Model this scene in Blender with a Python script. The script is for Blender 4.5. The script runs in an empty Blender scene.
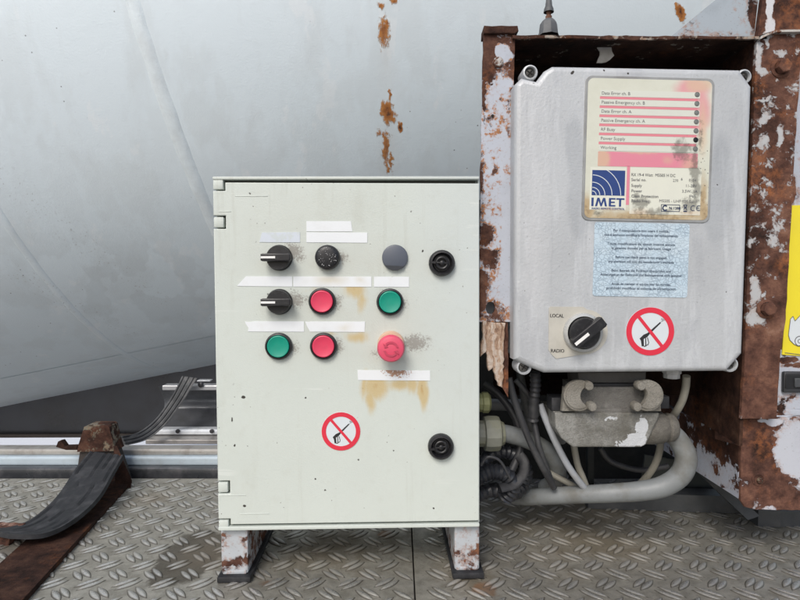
import bpy, bmesh, math, random
from mathutils import Vector, Matrix, noise as mnoise
random.seed(7)
R = math.radians
scene = bpy.context.scene
col = scene.collection

# ------------------------------------------------------------------ camera
CAM_Z, PITCH, FPX = 0.348, R(2.0), 578.0
cd = bpy.data.cameras.new('camera'); cam = bpy.data.objects.new('camera', cd); col.objects.link(cam)
cam.location = (0, 0, CAM_Z); cam.rotation_euler = (R(90) - PITCH, 0, 0)
cd.sensor_width = 36; cd.lens = FPX / 800 * 36; cd.clip_start = 0.01; cd.clip_end = 500
scene.camera = cam
# ------------------------------------------------------------------ sky, sun, exposure
SUN_EL, SUN_AZ = R(43), R(200)          # azimuth of the sun, clockwise from +Y
w = bpy.data.worlds.new('World'); scene.world = w; w.use_nodes = True
wn = w.node_tree.nodes; wn.clear()
sky = wn.new('ShaderNodeTexSky'); sky.sky_type = 'NISHITA'; sky.sun_disc = False
sky.sun_elevation = SUN_EL; sky.sun_rotation = SUN_AZ
sky.air_density = 1.0; sky.dust_density = 3.0; sky.ozone_density = 1.0
bg = wn.new('ShaderNodeBackground'); bg.inputs[1].default_value = 0.11
wo = wn.new('ShaderNodeOutputWorld')
w.node_tree.links.new(sky.outputs[0], bg.inputs[0]); w.node_tree.links.new(bg.outputs[0], wo.inputs[0])
sl = bpy.data.lights.new('sun', 'SUN'); sl.energy = 1.5; sl.angle = R(24); sl.color = (1, .97, .925)
so = bpy.data.objects.new('sun', sl); col.objects.link(so)
sd = Vector((math.sin(SUN_AZ) * math.cos(SUN_EL), math.cos(SUN_AZ) * math.cos(SUN_EL), math.sin(SUN_EL)))
so.rotation_euler = sd.to_track_quat('Z', 'Y').to_euler()
scene.view_settings.view_transform = 'Standard'; scene.view_settings.look = 'None'
scene.view_settings.exposure = 0.42; scene.view_settings.gamma = 1.0
scene.view_settings.use_curve_mapping = False
scene.render.engine = 'CYCLES'
scene.cycles.max_bounces = 8

# ------------------------------------------------------------------ measuring
def ray(u, v):
    a = (u - 400) / FPX; b = (300 - v) / FPX
    return Vector((a, math.cos(PITCH) + b * math.sin(PITCH), -math.sin(PITCH) + b * math.cos(PITCH)))
CO = Vector((0, 0, CAM_Z))
def P(u, v, Y):
    d = ray(u, v); return CO + d * (Y / d.y)
def PF(u, v, z=0.0):                      # point on a level plane
    d = ray(u, v); return CO + d * ((z - CAM_Z) / d.z)
class Frame:
    """a thing's own axes: x along its front, y into it, z up"""
    def __init__(s, o, yaw=0, roll=0):
        s.m = Matrix.Translation(o) @ Matrix.Rotation(R(yaw), 4, 'Z') @ Matrix.Rotation(R(roll), 4, 'Y')
        s.i = s.m.inverted()
    def L(s, u, v, y=0.0):
        o = s.i @ CO; d = (s.i.to_3x3() @ ray(u, v)); return o + d * ((y - o.y) / d.y)
    def xz(s, u, v, y=0.0):
        p = s.L(u, v, y); return (p.x, p.z)
WORLD = Frame((0, 0, 0))

# ------------------------------------------------------------------ material language
class S:
    def __init__(s, B, k): s.B = B; s.k = k
    def _m(s, op, o=None, o2=None, clamp=False):
        n = s.B.t.nodes.new('ShaderNodeMath'); n.operation = op; n.use_clamp = clamp
        for i, x in enumerate((s, o, o2)):
            if x is None: continue
            if isinstance(x, S): s.B.t.links.new(x.k, n.inputs[i])
            else: n.inputs[i].default_value = x
        return S(s.B, n.outputs[0])
    def __add__(s, o): return s._m('ADD', o)
    def __sub__(s, o): return s._m('SUBTRACT', o)
    def __mul__(s, o): return s._m('MULTIPLY', o)
    def inv(s): return (s * -1.0) + 1.0
    def mx(s, o): return s._m('MAXIMUM', o)
    def mn(s, o): return s._m('MINIMUM', o)
    def clamp(s): return s._m('ADD', 0.0, clamp=True)
    def ss(s, lo, hi):
        n = s.B.t.nodes.new('ShaderNodeMapRange'); n.interpolation_type = 'SMOOTHSTEP'
        s.B.t.links.new(s.k, n.inputs[0]); n.inputs[1].default_value = lo; n.inputs[2].default_value = hi
        return S(s.B, n.outputs[0])
class B:
    def __init__(s, name, col=(.5, .5, .5), rough=.5, metal=0.0):
        s.m = bpy.data.materials.new(name); s.m.use_nodes = True; s.t = s.m.node_tree
        s.p = s.t.nodes['Principled BSDF']; s.geo = s.t.nodes.new('ShaderNodeNewGeometry')
        s.pos = s.geo.outputs['Position']
        s.set('Base Color', col); s.set('Roughness', rough); s.set('Metallic', metal)
    def set(s, k, v):
        i = s.p.inputs[k]
        if isinstance(v, S): s.t.links.new(v.k, i)
        elif isinstance(v, tuple): i.default_value = (*v[:3], 1)
        elif isinstance(v, (int, float)): i.default_value = v
        else: s.t.links.new(v, i)
    def vec(s, sx=1, sy=1, sz=1, warp=0.0, wscale=30, src=None):
        n = s.t.nodes.new('ShaderNodeVectorMath'); n.operation = 'MULTIPLY'
        s.t.links.new(src or s.pos, n.inputs[0]); n.inputs[1].default_value = (sx, sy, sz)
        if not warp: return n.outputs[0]
        nz = s.t.nodes.new('ShaderNodeTexNoise'); nz.inputs['Scale'].default_value = wscale; nz.inputs['Detail'].default_value = 3
        s.t.links.new(s.pos, nz.inputs['Vector'])
        a = s.t.nodes.new('ShaderNodeVectorMath'); a.operation = 'SUBTRACT'; s.t.links.new(nz.outputs['Color'], a.inputs[0]); a.inputs[1].default_value = (.5, .5, .5)
        b = s.t.nodes.new('ShaderNodeVectorMath'); b.operation = 'MULTIPLY_ADD'
        s.t.links.new(a.outputs[0], b.inputs[0]); b.inputs[1].default_value = (warp * 2,) * 3; s.t.links.new(n.outputs[0], b.inputs[2])
        return b.outputs[0]
    def noise(s, scale, detail=5, rough=.55, vec=None, dist=0.0):
        n = s.t.nodes.new('ShaderNodeTexNoise'); n.inputs['Scale'].default_value = scale
        n.inputs['Detail'].default_value = detail; n.inputs['Roughness'].default_value = rough; n.inputs['Distortion'].default_value = dist
        s.t.links.new(vec or s.pos, n.inputs['Vector']); return S(s, n.outputs['Fac'])
    def vor(s, scale, feature='F1', vec=None, rand=1.0):
        n = s.t.nodes.new('ShaderNodeTexVoronoi'); n.feature = feature; n.inputs['Scale'].default_value = scale
        n.inputs['Randomness'].default_value = rand
        s.t.links.new(vec or s.pos, n.inputs['Vector']); return S(s, n.outputs['Distance'])
    def blob(s, c, rx, rz, vec=None, rot=0, ry=None):
        """1 in the middle, 0 at the rim of an ellipse seen from the front"""
        a = s.t.nodes.new('ShaderNodeVectorMath'); a.operation = 'SUBTRACT'; s.t.links.new(vec or s.pos, a.inputs[0])
        a.inputs[1].default_value = (c[0], c[1], c[2]); k = a.outputs[0]
        if rot:
            r = s.t.nodes.new('ShaderNodeVectorRotate'); r.rotation_type = 'Y_AXIS'; r.inputs['Angle'].default_value = R(rot)
            s.t.links.new(k, r.inputs['Vector']); k = r.outputs[0]
        b = s.t.nodes.new('ShaderNodeVectorMath'); b.operation = 'MULTIPLY'; s.t.links.new(k, b.inputs[0])
        b.inputs[1].default_value = (1 / rx, 1 / ry if ry else 0, 1 / rz)
        l = s.t.nodes.new('ShaderNodeVectorMath'); l.operation = 'LENGTH'; s.t.links.new(b.outputs[0], l.inputs[0])
        return (S(s, l.outputs['Value']) * -1.0 + 1.0).mx(0.0)
    def blobs(s, lst, vec=None):
        r = None
        for c, rx, rz, amt, *rot in lst:
            x = s.blob(c, rx, rz, vec, *rot) * amt
            r = x if r is None else r.mx(x)
        return r
    def mix(s, f, a, b):
        n = s.t.nodes.new('ShaderNodeMix'); n.data_type = 'RGBA'; n.clamp_factor = True
        if isinstance(f, S): s.t.links.new(f.k, n.inputs[0])
        else: n.inputs[0].default_value = f
        for i, x in ((6, a), (7, b)):
            if isinstance(x, tuple): n.inputs[i].default_value = (*x[:3], 1)
            else: s.t.links.new(x, n.inputs[i])
        return n.outputs[2]
    def ramp(s, f, stops):
        n = s.t.nodes.new('ShaderNodeValToRGB'); e = n.color_ramp.elements
        while len(e) < len(stops): e.new(.5)
        for el, (p, c) in zip(e, stops): el.position = p; el.color = (*c, 1)
        s.t.links.new(f.k, n.inputs[0]); return n.outputs[0]
    def bump(s, h, dist=.001, strength=1.0, prev=None):
        n = s.t.nodes.new('ShaderNodeBump'); n.inputs['Strength'].default_value = strength; n.inputs['Distance'].default_value = dist
        s.t.links.new(h.k, n.inputs['Height'])
        if prev is not None: s.t.links.new(prev, n.inputs['Normal'])
        s.t.links.new(n.outputs[0], s.p.inputs['Normal']); return n.outputs[0]

def rust_col(b, k=1.0, scale=60):
    n = b.noise(scale, 8, .65); n2 = b.noise(scale * .28, 4, .5)
    c = b.ramp(n * .65 + n2 * .45, [(0.38, (.026 * k, .015 * k, .012 * k)), (.48, (.066 * k, .032 * k, .024 * k)), (.57, (.115 * k, .056 * k, .040 * k)), (.66, (.18 * k, .092 * k, .062 * k)), (.76, (.27 * k, .16 * k, .115 * k))])
    og = b.noise(16, 6, .7).ss(.50, .68) * b.noise(120, 5, .7).ss(.35, .62)
    return b.mix(og * .65, c, (.30 * k, .105 * k, .035 * k))
def peeling(name, paint=(.50, .53, .57), bias=0.0, blobs=(), scale=45, stain=.6, k=1.0, clean=(), tint=(.32, .13, .04), warp=.006):
    """painted steel with the paint flaked off; blobs (centre, rx, rz, amount) say where more or less is gone"""
    b = B(name, rough=.5)
    wv = b.vec(warp=warp, wscale=70)
    n = b.noise(scale, 9, .68, wv)
    f = n + bias
    if blobs: f = f + b.blobs(blobs, wv)
    if clean:
        f = f - b.blobs(clean, wv)
    mask = f.ss(.50, .515)
    near = (f.ss(.36, .50) * b.noise(190, 6, .7).ss(.42, .60)) * stain
    dirt = b.noise(28, 6, .6).ss(.5, .8) * .35
    pc = b.mix(dirt, paint, tuple(c * .62 for c in paint))
    sc = b.noise(420, 3, .6).ss(.62, .72) * .45
    pc = b.mix(sc, pc, (.16, .12, .1))
    pc = b.mix(near, pc, tint)
    rim = f.ss(.495, .505) * f.ss(.545, .515)
    rc = b.mix(rim * .55, rust_col(b, k), tuple(c * 1.15 for c in paint))
    b.set('Base Color', b.mix(mask, pc, rc))
    b.set('Roughness', mask * .4 + .42)
    b.set('Specular IOR Level', mask * -.3 + .45)
    h = mask.inv() * .9 + b.noise(160, 8, .7) * mask * 1.3 + b.noise(35, 3) * .4
    b.bump(h, .0017)
    return b.m
def plain(name, colr, rough=.5, metal=0, var=.25, scale=60, bump=0.0, dirt=None, dirt_amt=.5, dscale=25):
    b = B(name, rough=rough, metal=metal)
    n = b.noise(scale, 5, .6)
    c = b.mix(n.ss(.3, .75) * var, colr, tuple(x * .45 for x in colr))
    if dirt: c = b.mix(b.noise(dscale, 6, .65).ss(.45, .68) * dirt_amt, c, dirt)
    b.set('Base Color', c)
    b.set('Roughness', n * .25 + (rough - .12))
    if bump: b.bump(b.noise(scale * 4, 4, .6), bump)
    return b.m

# ------------------------------------------------------------------ mesh helpers
class MB:
    def __init__(s): s.bm = bmesh.new()
    def _merge(s, tmp, M=None):
        me = bpy.data.meshes.new('tmp'); tmp.to_mesh(me); tmp.free()
        if M is not None: me.transform(M)
        s.bm.from_mesh(me); bpy.data.meshes.remove(me); return s
    def box(s, x0, x1, y0, y1, z0, z1, bev=0.0, seg=2, M=None):
        t = bmesh.new(); bmesh.ops.create_cube(t, size=1)
        for v in t.verts:
            v.co = Vector((x0 if v.co.x < 0 else x1, y0 if v.co.y < 0 else y1, z0 if v.co.z < 0 else z1))
        if bev: bmesh.ops.bevel(t, geom=t.edges[:], offset=bev, segments=seg, affect='EDGES', profile=.5)
        return s._merge(t, M)
    def prism(s, poly, y0, y1, bev=0.0, seg=2, M=None, back=None):
        """outline in x-z given depth from y0 (front) to y1"""
        t = bmesh.new()
        area = sum(poly[i][0] * poly[(i + 1) % len(poly)][1] - poly[(i + 1) % len(poly)][0] * poly[i][1] for i in range(len(poly)))
        if area < 0: poly = poly[::-1]
        a = [t.verts.new((x, y0, z)) for x, z in poly]
        bk = back or poly
        c = [t.verts.new((x, y1, z)) for x, z in bk]
        f = t.faces.new(a); t.faces.new(c[::-1])
        for i in range(len(a)):
            j = (i + 1) % len(a); t.faces.new((a[j], a[i], c[i], c[j]))
        bmesh.ops.recalc_face_normals(t, faces=t.faces[:])
        if bev: bmesh.ops.bevel(t, geom=[e for e in f.edges], offset=bev, segments=seg, affect='EDGES', profile=.5, clamp_overlap=True)
        return s._merge(t, M)
    def lathe(s, prof, cx=0, cz=0, seg=40, M=None, sx=1, sz=1):
        """prof: (radius, y) from the back to the front tip; axis along y"""
        t = bmesh.new(); rings = []
        for r, y in prof:
            if r < 1e-6: rings.append([t.verts.new((cx, y, cz))])
            else: rings.append([t.verts.new((cx + r * sx * math.cos(2 * math.pi * i / seg), y, cz + r * sz * math.sin(2 * math.pi * i / seg))) for i in range(seg)])
        for a, b in zip(rings, rings[1:]):
            for i in range(seg):
                j = (i + 1) % seg
                if len(a) == 1 and len(b) == 1: continue
                if len(a) == 1: t.faces.new((a[0], b[i], b[j]))
                elif len(b) == 1: t.faces.new((a[i], a[j], b[0]))
                else: t.faces.new((a[i], a[j], b[j], b[i]))
        bmesh.ops.recalc_face_normals(t, faces=t.faces[:])
        return s._merge(t, M)
    def tube(s, pts, r, seg=14, sub=8, ridge=None, flat=1.0, caps=True):
        pts = [Vector(p) for p in pts]; rs = r if isinstance(r, (list, tuple)) else [r] * len(pts)
        path = []; n = len(pts)
        for i in range(n - 1):
            p0 = pts[max(i - 1, 0)]; p1 = pts[i]; p2 = pts[i + 1]; p3 = pts[min(i + 2, n - 1)]
            for k in range(sub):
                q = k / sub
                c = .5 * ((2 * p1) + (p2 - p0) * q + (2 * p0 - 5 * p1 + 4 * p2 - p3) * q * q + (3 * p1 - p0 - 3 * p2 + p3) * q ** 3)
                path.append((c, rs[i] + (rs[i + 1] - rs[i]) * q))
        path.append((pts[-1], rs[-1]))
        t = bmesh.new(); rings = []; up = Vector((0, 1, .13)).normalized()
        for i, (c, rad) in enumerate(path):
            d = (path[min(i + 1, len(path) - 1)][0] - path[max(i - 1, 0)][0]).normalized()
            x = d.cross(up)
            if x.length < .05: x = d.cross(Vector((1, 0, 0)))
            x.normalize(); up = x.cross(d).normalized()
            rr = rad * (ridge[1] if ridge and (i // ridge[0]) % 2 else 1)
            rings.append([t.verts.new(c + (x * math.cos(2 * math.pi * k / seg) + up * flat * math.sin(2 * math.pi * k / seg)) * rr) for k in range(seg)])
        for a, b in zip(rings, rings[1:]):
            for i in range(seg):
                j = (i + 1) % seg; t.faces.new((a[i], a[j], b[j], b[i]))
        if caps: t.faces.new(rings[0][::-1]); t.faces.new(rings[-1])
        bmesh.ops.recalc_face_normals(t, faces=t.faces[:])
        return s._merge(t)
    def quad(s, pts):
        vs = [s.bm.verts.new(p) for p in pts]; s.bm.faces.new(vs); return s
    def slab(s, pts, off):
        """planar outline (3-D points) given a thickness vector"""
        off = Vector(off); t = bmesh.new()
        a = [t.verts.new(p) for p in pts]; b = [t.verts.new(Vector(p) + off) for p in pts]
        t.faces.new(a); t.faces.new(b[::-1])
        for i in range(len(a)):
            j = (i + 1) % len(a); t.faces.new((a[j], a[i], b[i], b[j]))
        bmesh.ops.recalc_face_normals(t, faces=t.faces[:]); return s._merge(t)
    def build(s, name, m, parent=None, loc=None, smooth=35):
        me = bpy.data.meshes.new(name); s.bm.to_mesh(me); s.bm.free()
        me.materials.append(m)
        if smooth:
            me.shade_smooth(); me.set_sharp_from_angle(angle=R(smooth))
            if smooth < 55:
                for p in me.polygons:
                    if len(p.vertices) > 4 or p.area > 3e-4: p.use_smooth = False
        o = bpy.data.objects.new(name, me); col.objects.link(o)
        if parent: o.parent = parent
        if loc is not None: o.location = loc
        return o
def _bl(s, name, m, parent=None, loc=None, smooth=0):
    o = s.build(name, m, parent, loc, smooth); o['kind'] = 'stuff'; return o
MB.build_l = _bl
def tag(o, label=None, cat=None, group=None, kind=None):
    for k, v in (('label', label), ('category', cat), ('group', group), ('kind', kind)):
        if v: o[k] = v
    return o
def empty(name, M, label, cat, group=None):
    o = bpy.data.objects.new(name, None); col.objects.link(o); o.matrix_world = M; o.empty_display_size = .02
    return tag(o, label, cat, group)
def round_poly(x0, x1, z0, z1, r, n=5):
    out = []
    for cx, cz, a0 in ((x1 - r, z1 - r, 0), (x0 + r, z1 - r, 90), (x0 + r, z0 + r, 180), (x1 - r, z0 + r, 270)):
        for i in range(n + 1):
            a = R(a0 + 90 * i / n); out.append((cx + r * math.cos(a), cz + r * math.sin(a)))
    return out
def jag(pts, amp, step, seed=0):
    """breaks an outline's sides into an uneven edge"""
    rnd = random.Random(seed); out = []
    for i, (x, z) in enumerate(pts):
        x2, z2 = pts[(i + 1) % len(pts)]; L = math.hypot(x2 - x, z2 - z); n = max(1, int(L / step))
        for k in range(n):
            q = k / n; a = amp if k else amp * .4
            out.append((x + (x2 - x) * q + rnd.uniform(-a, a), z + (z2 - z) * q + rnd.uniform(-a, a)))
    return out
def disc(cx, cz, r, n=40): return [(cx + r * math.cos(2 * math.pi * i / n), cz + r * math.sin(2 * math.pi * i / n)) for i in range(n)]
def text_into(mb, s, x, z, y, size, width=None, align='LEFT', bold=0.0, squash=1.0, M=None):
    cu = bpy.data.curves.new('t', 'FONT'); cu.body = s; cu.size = 1; cu.align_x = align; cu.resolution_u = 3
    o = bpy.data.objects.new('t', cu); me = bpy.data.meshes.new_from_object(o)
    for v in me.vertices: v.co *= size
    xs = [v.co.x for v in me.vertices] or [0, 1]
    k = squash
    if width: k = width / (max(xs) - min(xs))
    for v in me.vertices: v.co = Vector((x + v.co.x * k, y, z + v.co.y))
    if M is not None: me.transform(M)
    t = bmesh.new(); t.from_mesh(me); bmesh.ops.reverse_faces(t, faces=[f for f in t.faces if f.normal.y > 0])
    t.to_mesh(me); t.free()
    mb.bm.from_mesh(me)
    if bold:
        for k_ in (1, 2):
            me.transform(Matrix.Translation((bold * (2 if k_ == 1 else -1), -.00002, bold * .6 * (-1) ** k_))); mb.bm.from_mesh(me)
    if True:
        pass
    bpy.data.meshes.remove(me); bpy.data.objects.remove(o); bpy.data.curves.remove(cu)

# ================================================================== THE GROUND AND THE PLATFORM
# ---- yard far below
b = B('yard_concrete', rough=.9); b.set('Base Color', b.mix(b.noise(.8, 6), (.24, .235, .225), (.18, .178, .17)))
g = MB(); g.quad([(-60, -60, -1.3), (60, -60, -1.3), (60, 60, -1.3), (-60, 60, -1.3)])
tag(g.build('ground', b.m, smooth=0), 'pale concrete yard far below the truck platform', kind='structure')

m = MB().box(-9, 9, 5.2, 12, -1.35, -1.16, .03)  # added pale slab, stands in for the bright sliver of lit ground
tag(m.build('bright_sliver_slab', plain('sliver_pale', (.72, .73, .74), .8, var=.1)), 'pale slab added below the drum shield, standing in for brightly lit ground', kind='structure')
# ---- tread plate
def tread_mat():
    b = B('tread_plate_steel', rough=.4, metal=.55)
    wv = b.vec(warp=.012, wscale=22)
    n = b.noise(14, 7, .6); fine = b.noise(240, 6, .7); mid = b.noise(55, 6, .65)
    base = b.mix(mid.ss(.3, .7), (.46, .44, .385), (.28, .265, .225))
    brown = [(PF(450, 520), .20, .0, .0)]
    # grime collected in patches where feet do not reach
    def fb(u, v, ru, rv, amt):
        c = PF(u, v); a = PF(u, v - rv); d = PF(u, v + rv); ry = (a.y - d.y) / 2; rx = ru / FPX * c.y
        return b.blob(c, rx, 1e6, wv, 0, ry) * amt
    grime = fb(340, 545, 140, 40, .5).mx(fb(560, 510, 150, 40, .75)).mx(fb(600, 545, 130, 42, .5)).mx(fb(470, 575, 60, 30, .6))
    grime = grime.mx(fb(210, 555, 60, 40, .55)).mx(fb(150, 500, 60, 20, .3)).mx(fb(560, 560, 90, 40, .35))
    gm = (grime + n * .75 + mid * .2 - .33).ss(.28, .62)
    c = b.mix(gm * .85, base, (.13, .108, .072))
    cake = (fb(192, 555, 42, 34, 1.2) + mid * .5 + n * .3).ss(.55, .72)
    c = b.mix(cake * .85, c, (.10, .086, .064))
    rust = (fb(485, 590, 26, 12, 1.0).mx(fb(266, 583, 18, 8, .7)).mx(fb(384, 533, 12, 5, 1.2)) + mid * .55).ss(.6, .85)
    c = b.mix(rust * .6, c, (.21, .095, .035))
    grit = b.vor(260, vec=b.vec(1, 1, 0, warp=.003, wscale=200)).ss(.16, .08) * b.noise(20, 5, .6).ss(.50, .62)
    c = b.mix(grit * .7, c, (.06, .052, .042))
    scr = b.noise(40, 4, .6, b.vec(.15, 1.6, 1, warp=.02, wscale=6)).ss(.60, .66) * b.noise(7, 3).ss(.45, .6)
    c = b.mix(scr * .22, c, (.60, .59, .56))
    # handled tops wear bright
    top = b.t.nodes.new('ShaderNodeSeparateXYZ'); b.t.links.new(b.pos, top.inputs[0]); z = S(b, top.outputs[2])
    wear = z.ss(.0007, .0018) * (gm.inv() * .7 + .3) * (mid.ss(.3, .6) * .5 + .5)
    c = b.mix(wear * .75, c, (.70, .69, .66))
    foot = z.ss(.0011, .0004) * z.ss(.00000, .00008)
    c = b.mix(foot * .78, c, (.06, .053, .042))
    c = b.mix(fine.ss(.58, .75) * .55, c, (.07, .062, .05))
    b.set('Base Color', c)
    b.set('Metallic', (gm.inv() * .45 + .15 + wear * .2).clamp())
    b.set('Roughness', (gm * .22 + fine * .3 + .26 - wear * .14).clamp())
    b.bump(fine + mid * .8, .0007)
    return b.m
TREAD = tread_mat()
def lug_mesh(ang):
    bm = bmesh.new(); L, W, H = .0165, .0025, .0021; n = 10; ca, sa = math.cos(ang), math.sin(ang)
    rows = []
    for i in range(n + 1):
        t = -1 + 2 * i / n; w_ = W * max(0, (1 - t * t)) ** 1.15; h = H * max(0, 1 - abs(t) ** 3) 
        row = []
        for k, (q, hh) in enumerate(((-2.3, -.0003), (-1.5, .06), (-.8, .8), (0, 1), (.8, .8), (1.5, .06), (2.3, -.0003))):
            x, y = t * L, q * (w_ + .0003); z = h * hh if hh > 0 else -.0003
            row.append(bm.verts.new((x * ca - y * sa, x * sa + y * ca, z)))
        rows.append(row)
    for a, c in zip(rows, rows[1:]):
        for k in range(6): bm.faces.new((a[k], c[k], c[k + 1], a[k + 1]))
    bmesh.ops.recalc_face_normals(bm, faces=bm.faces[:])
    me = bpy.data.meshes.new('tread_lug'); bm.to_mesh(me); bm.free(); me.materials.append(TREAD); me.shade_smooth(); return me
LUG = {0: lug_mesh(R(45)), 1: lug_mesh(R(-45))}
SEAM = .0165
def floor_plate(x0, x1, label, ph):
    y0, y1 = .30, 1.002
    m = MB().box(x0, x1, y0, y1, -.006, 0, .0008, 1)
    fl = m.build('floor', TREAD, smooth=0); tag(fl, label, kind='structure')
    cell = .0425; spots = []
    for i in range(int((x1 - x0) / cell) + 2):
        for j in range(int((y1 - y0) / cell) + 2):
            for k in (0, 1):
                cx = x0 + ph + (i + .5 * k) * cell; cy = y0 + .01 + (j + .5 * k) * cell
                s = 1 if k else -1
                for q in (-.0043, .0043):
                    x = cx + q * .7071 * s; y = cy + q * .7071
                    if k: x = cx + q * .7071; y = cy + q * .7071
                    else: x = cx - q * .7071; y = cy + q * .7071
                    if x0 + .011 < x < x1 - .011 and y0 + .011 < y < y1 - .011: spots.append((x, y, 1 if k else 0))
    def shown(p):
        x, y, _ = p
        return y > .575 and abs(x) < y * .72
    vis = sorted([p for p in spots if shown(p)], key=lambda p: p[1])
    rest = [p for p in spots if not shown(p)]
    near, far = vis[:300], vis[300:] + rest
    for x, y, k in near:
        o = bpy.data.objects.new('tread_lug', LUG[k]); col.objects.link(o); o.parent = fl
        o.location = (x, y, 0); o.rotation_euler.z = random.uniform(-.04, .04)
    bm = bmesh.new()
    for x, y, k in far:
        me = LUG[k]; n0 = len(bm.verts); bm.from_mesh(me); bm.verts.ensure_lookup_table()
        for v in bm.verts[n0:]: v.co.x += x; v.co.y += y
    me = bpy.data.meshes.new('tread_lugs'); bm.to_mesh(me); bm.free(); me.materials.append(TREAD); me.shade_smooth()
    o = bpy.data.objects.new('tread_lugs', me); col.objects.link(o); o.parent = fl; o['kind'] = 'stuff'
floor_plate(-.95, SEAM - .0008, 'worn steel tread plate floor left of the seam', .0)
floor_plate(SEAM + .0008, .95, 'grimy steel tread plate floor right of the seam', .006)
dk = plain('black_grime', (.02, .018, .016), .9, var=.5, bump=.001)
tag(MB().box(-.95, .95, .30, 1.0, -.05, -.0065).build('platform_base', dk, smooth=0), 'dark underside carrying the tread plates', kind='structure')

# ================================================================== DRUM
DR, DYC, TILT = 1.15, 2.30, R(11.3)
AX = Vector((math.cos(TILT), 0, math.sin(TILT)))
U1 = Vector((0, -1, 0)); U2 = AX.cross(U1).normalized()      # toward camera, and up/down
if U2.z < 0: U2 = -U2
C0 = Vector((-1.41, DYC, 1.052))
def drum_hit(u, v, off=0.0):
    d = ray(u, v).normalized(); o = CO - C0
    dp = d - AX * d.dot(AX); op = o - AX * o.dot(AX); rr = DR + off
    a = dp.dot(dp); bq = 2 * dp.dot(op); c = op.dot(op) - rr * rr; disc_ = bq * bq - 4 * a * c
    if disc_ < 0: return None
    t = (-bq - math.sqrt(disc_)) / (2 * a); p = CO + d * t
    q = p - C0; return p, q.dot(AX), math.atan2(q.dot(U2), q.dot(U1))
def drum_mat():
    b = B('drum_paint', rough=.38)
    wv = b.vec(warp=.012, wscale=16); tiny = b.vec(warp=.010, wscale=75)
    n = b.noise(2.2, 4, .5); str_ = b.noise(7, 7, .6, b.vec(1, 1, .16, warp=.02, wscale=6)); fine = b.noise(30, 5, .6)
    c = b.mix(n.ss(.35, .7) * .5, (.77, .86, .915), (.73, .825, .88))
    c = b.mix(str_.ss(.54, .60) * .13, c, (.62, .67, .70))
    st2 = b.noise(6, 5, .6, b.vec(1.6, 1.6, .12, warp=.01, wscale=8)).ss(.50, .62)
    c = b.mix(st2 * .20, c, (.58, .62, .63))
    st3 = b.noise(9, 4, .6, b.vec(1.6, 1.6, .10, warp=.01, wscale=8)).ss(.60, .66)
    c = b.mix(st3 * .3, c, (.90, .93, .95))
    # run marks low on the left flank, where dirty water dried
    def at(u, v): return drum_hit(u, v)[0]
    runs = b.noise(13, 3, .5, b.vec(1, 1, .10, warp=.012, wscale=12)).ss(.47, .52)
    zone = b.blob(at(135, 290), .42, .20, wv) * 1.6
    c = b.mix((zone.ss(.1, 1) * runs) * .22, c, (.50, .54, .56))
    zone2 = b.blob(at(20, 330), .5, .25, wv).ss(.05, .5) * runs.inv()
    c = b.mix(zone2 * .12, c, (.72, .76, .80))
    c = b.mix(fine.ss(.6, .8) * .12, c, (.52, .54, .56))
    # dark specks
    sp = b.vor(38).ss(.075, .045) * b.noise(3.1, 3).ss(.54, .62)
    c = b.mix(sp * .8, c, (.10, .10, .11))
    tr = b.blob(at(45, 290), .34, .05, wv, -43).mx(b.blob(at(60, 225), .42, .05, wv, -50)).ss(0, .6) * b.noise(170, 3, .6, b.vec(1, 1, .4)).ss(.60, .70)
    c = b.mix(tr * .40, c, (.30, .29, .28))
    # rust runs
    px = .00205
    def RB(u, v, ru, rv, a, rot=0): return (at(u, v), ru * px * 1.12, rv * px * 1.12, a, rot)
    L = [RB(384, 32, 8, 19, 1), RB(387, 22, 4, 10, .8), RB(380, 5, 6, 5, .9), RB(394, 1, 5, 4, .9), RB(390, 94, 3, 9, .8), RB(388, 112, 10, 15, 1.2, 12),
         RB(386, 148, 5, 26, 1.1), RB(383, 134, 13, 6, .75, -25), RB(400, 127, 4.5, 6, 1.5), RB(391, 162, 4, 18, .8, 8), RB(388, 170, 3, 7, .8),
         RB(680, 12, 5, 13, 1.2, 32)]
    rf = b.blobs(L, tiny); rm = (rf * .55 + b.noise(70, 9, .75, b.vec(1.5, 1, .5, warp=.006, wscale=60)) * 1.1).ss(.70, .88) * rf.ss(.02, .25)
    rc = b.ramp(rf * .52 + b.noise(120, 6, .7) * .62, [(.36, (.60, .36, .17)), (.56, (.50, .20, .045)), (.80, (.30, .10, .022)), (.96, (.06, .025, .014))])
    c = b.mix(rm, c, rc)
    halo = (b.blobs([RB(386, 60, 16, 60, .5), RB(388, 140, 22, 60, .6), RB(384, 185, 14, 40, .5)], wv) * b.noise(8, 4, .5, b.vec(1, 1, .2))).ss(.05, .35)
    c = b.mix(halo * .16, c, (.52, .40, .28))
    b.set('Base Color', c); b.set('Roughness', rm * .4 + str_ * .15 + .30)
    b.set('Coat Weight', .15); b.set('Coat Roughness', .25)
    b.bump(b.noise(260, 3) * .25 + rm * .8 + fine * .5, .0012)
    return b.m
DRUMM = drum_mat()
SEAMM = plain('seam_paint', (.80, .885, .93), .4, 0, .12, 60, .0006, dirt=(.62, .66, .68), dirt_amt=.35, dscale=18)
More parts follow.
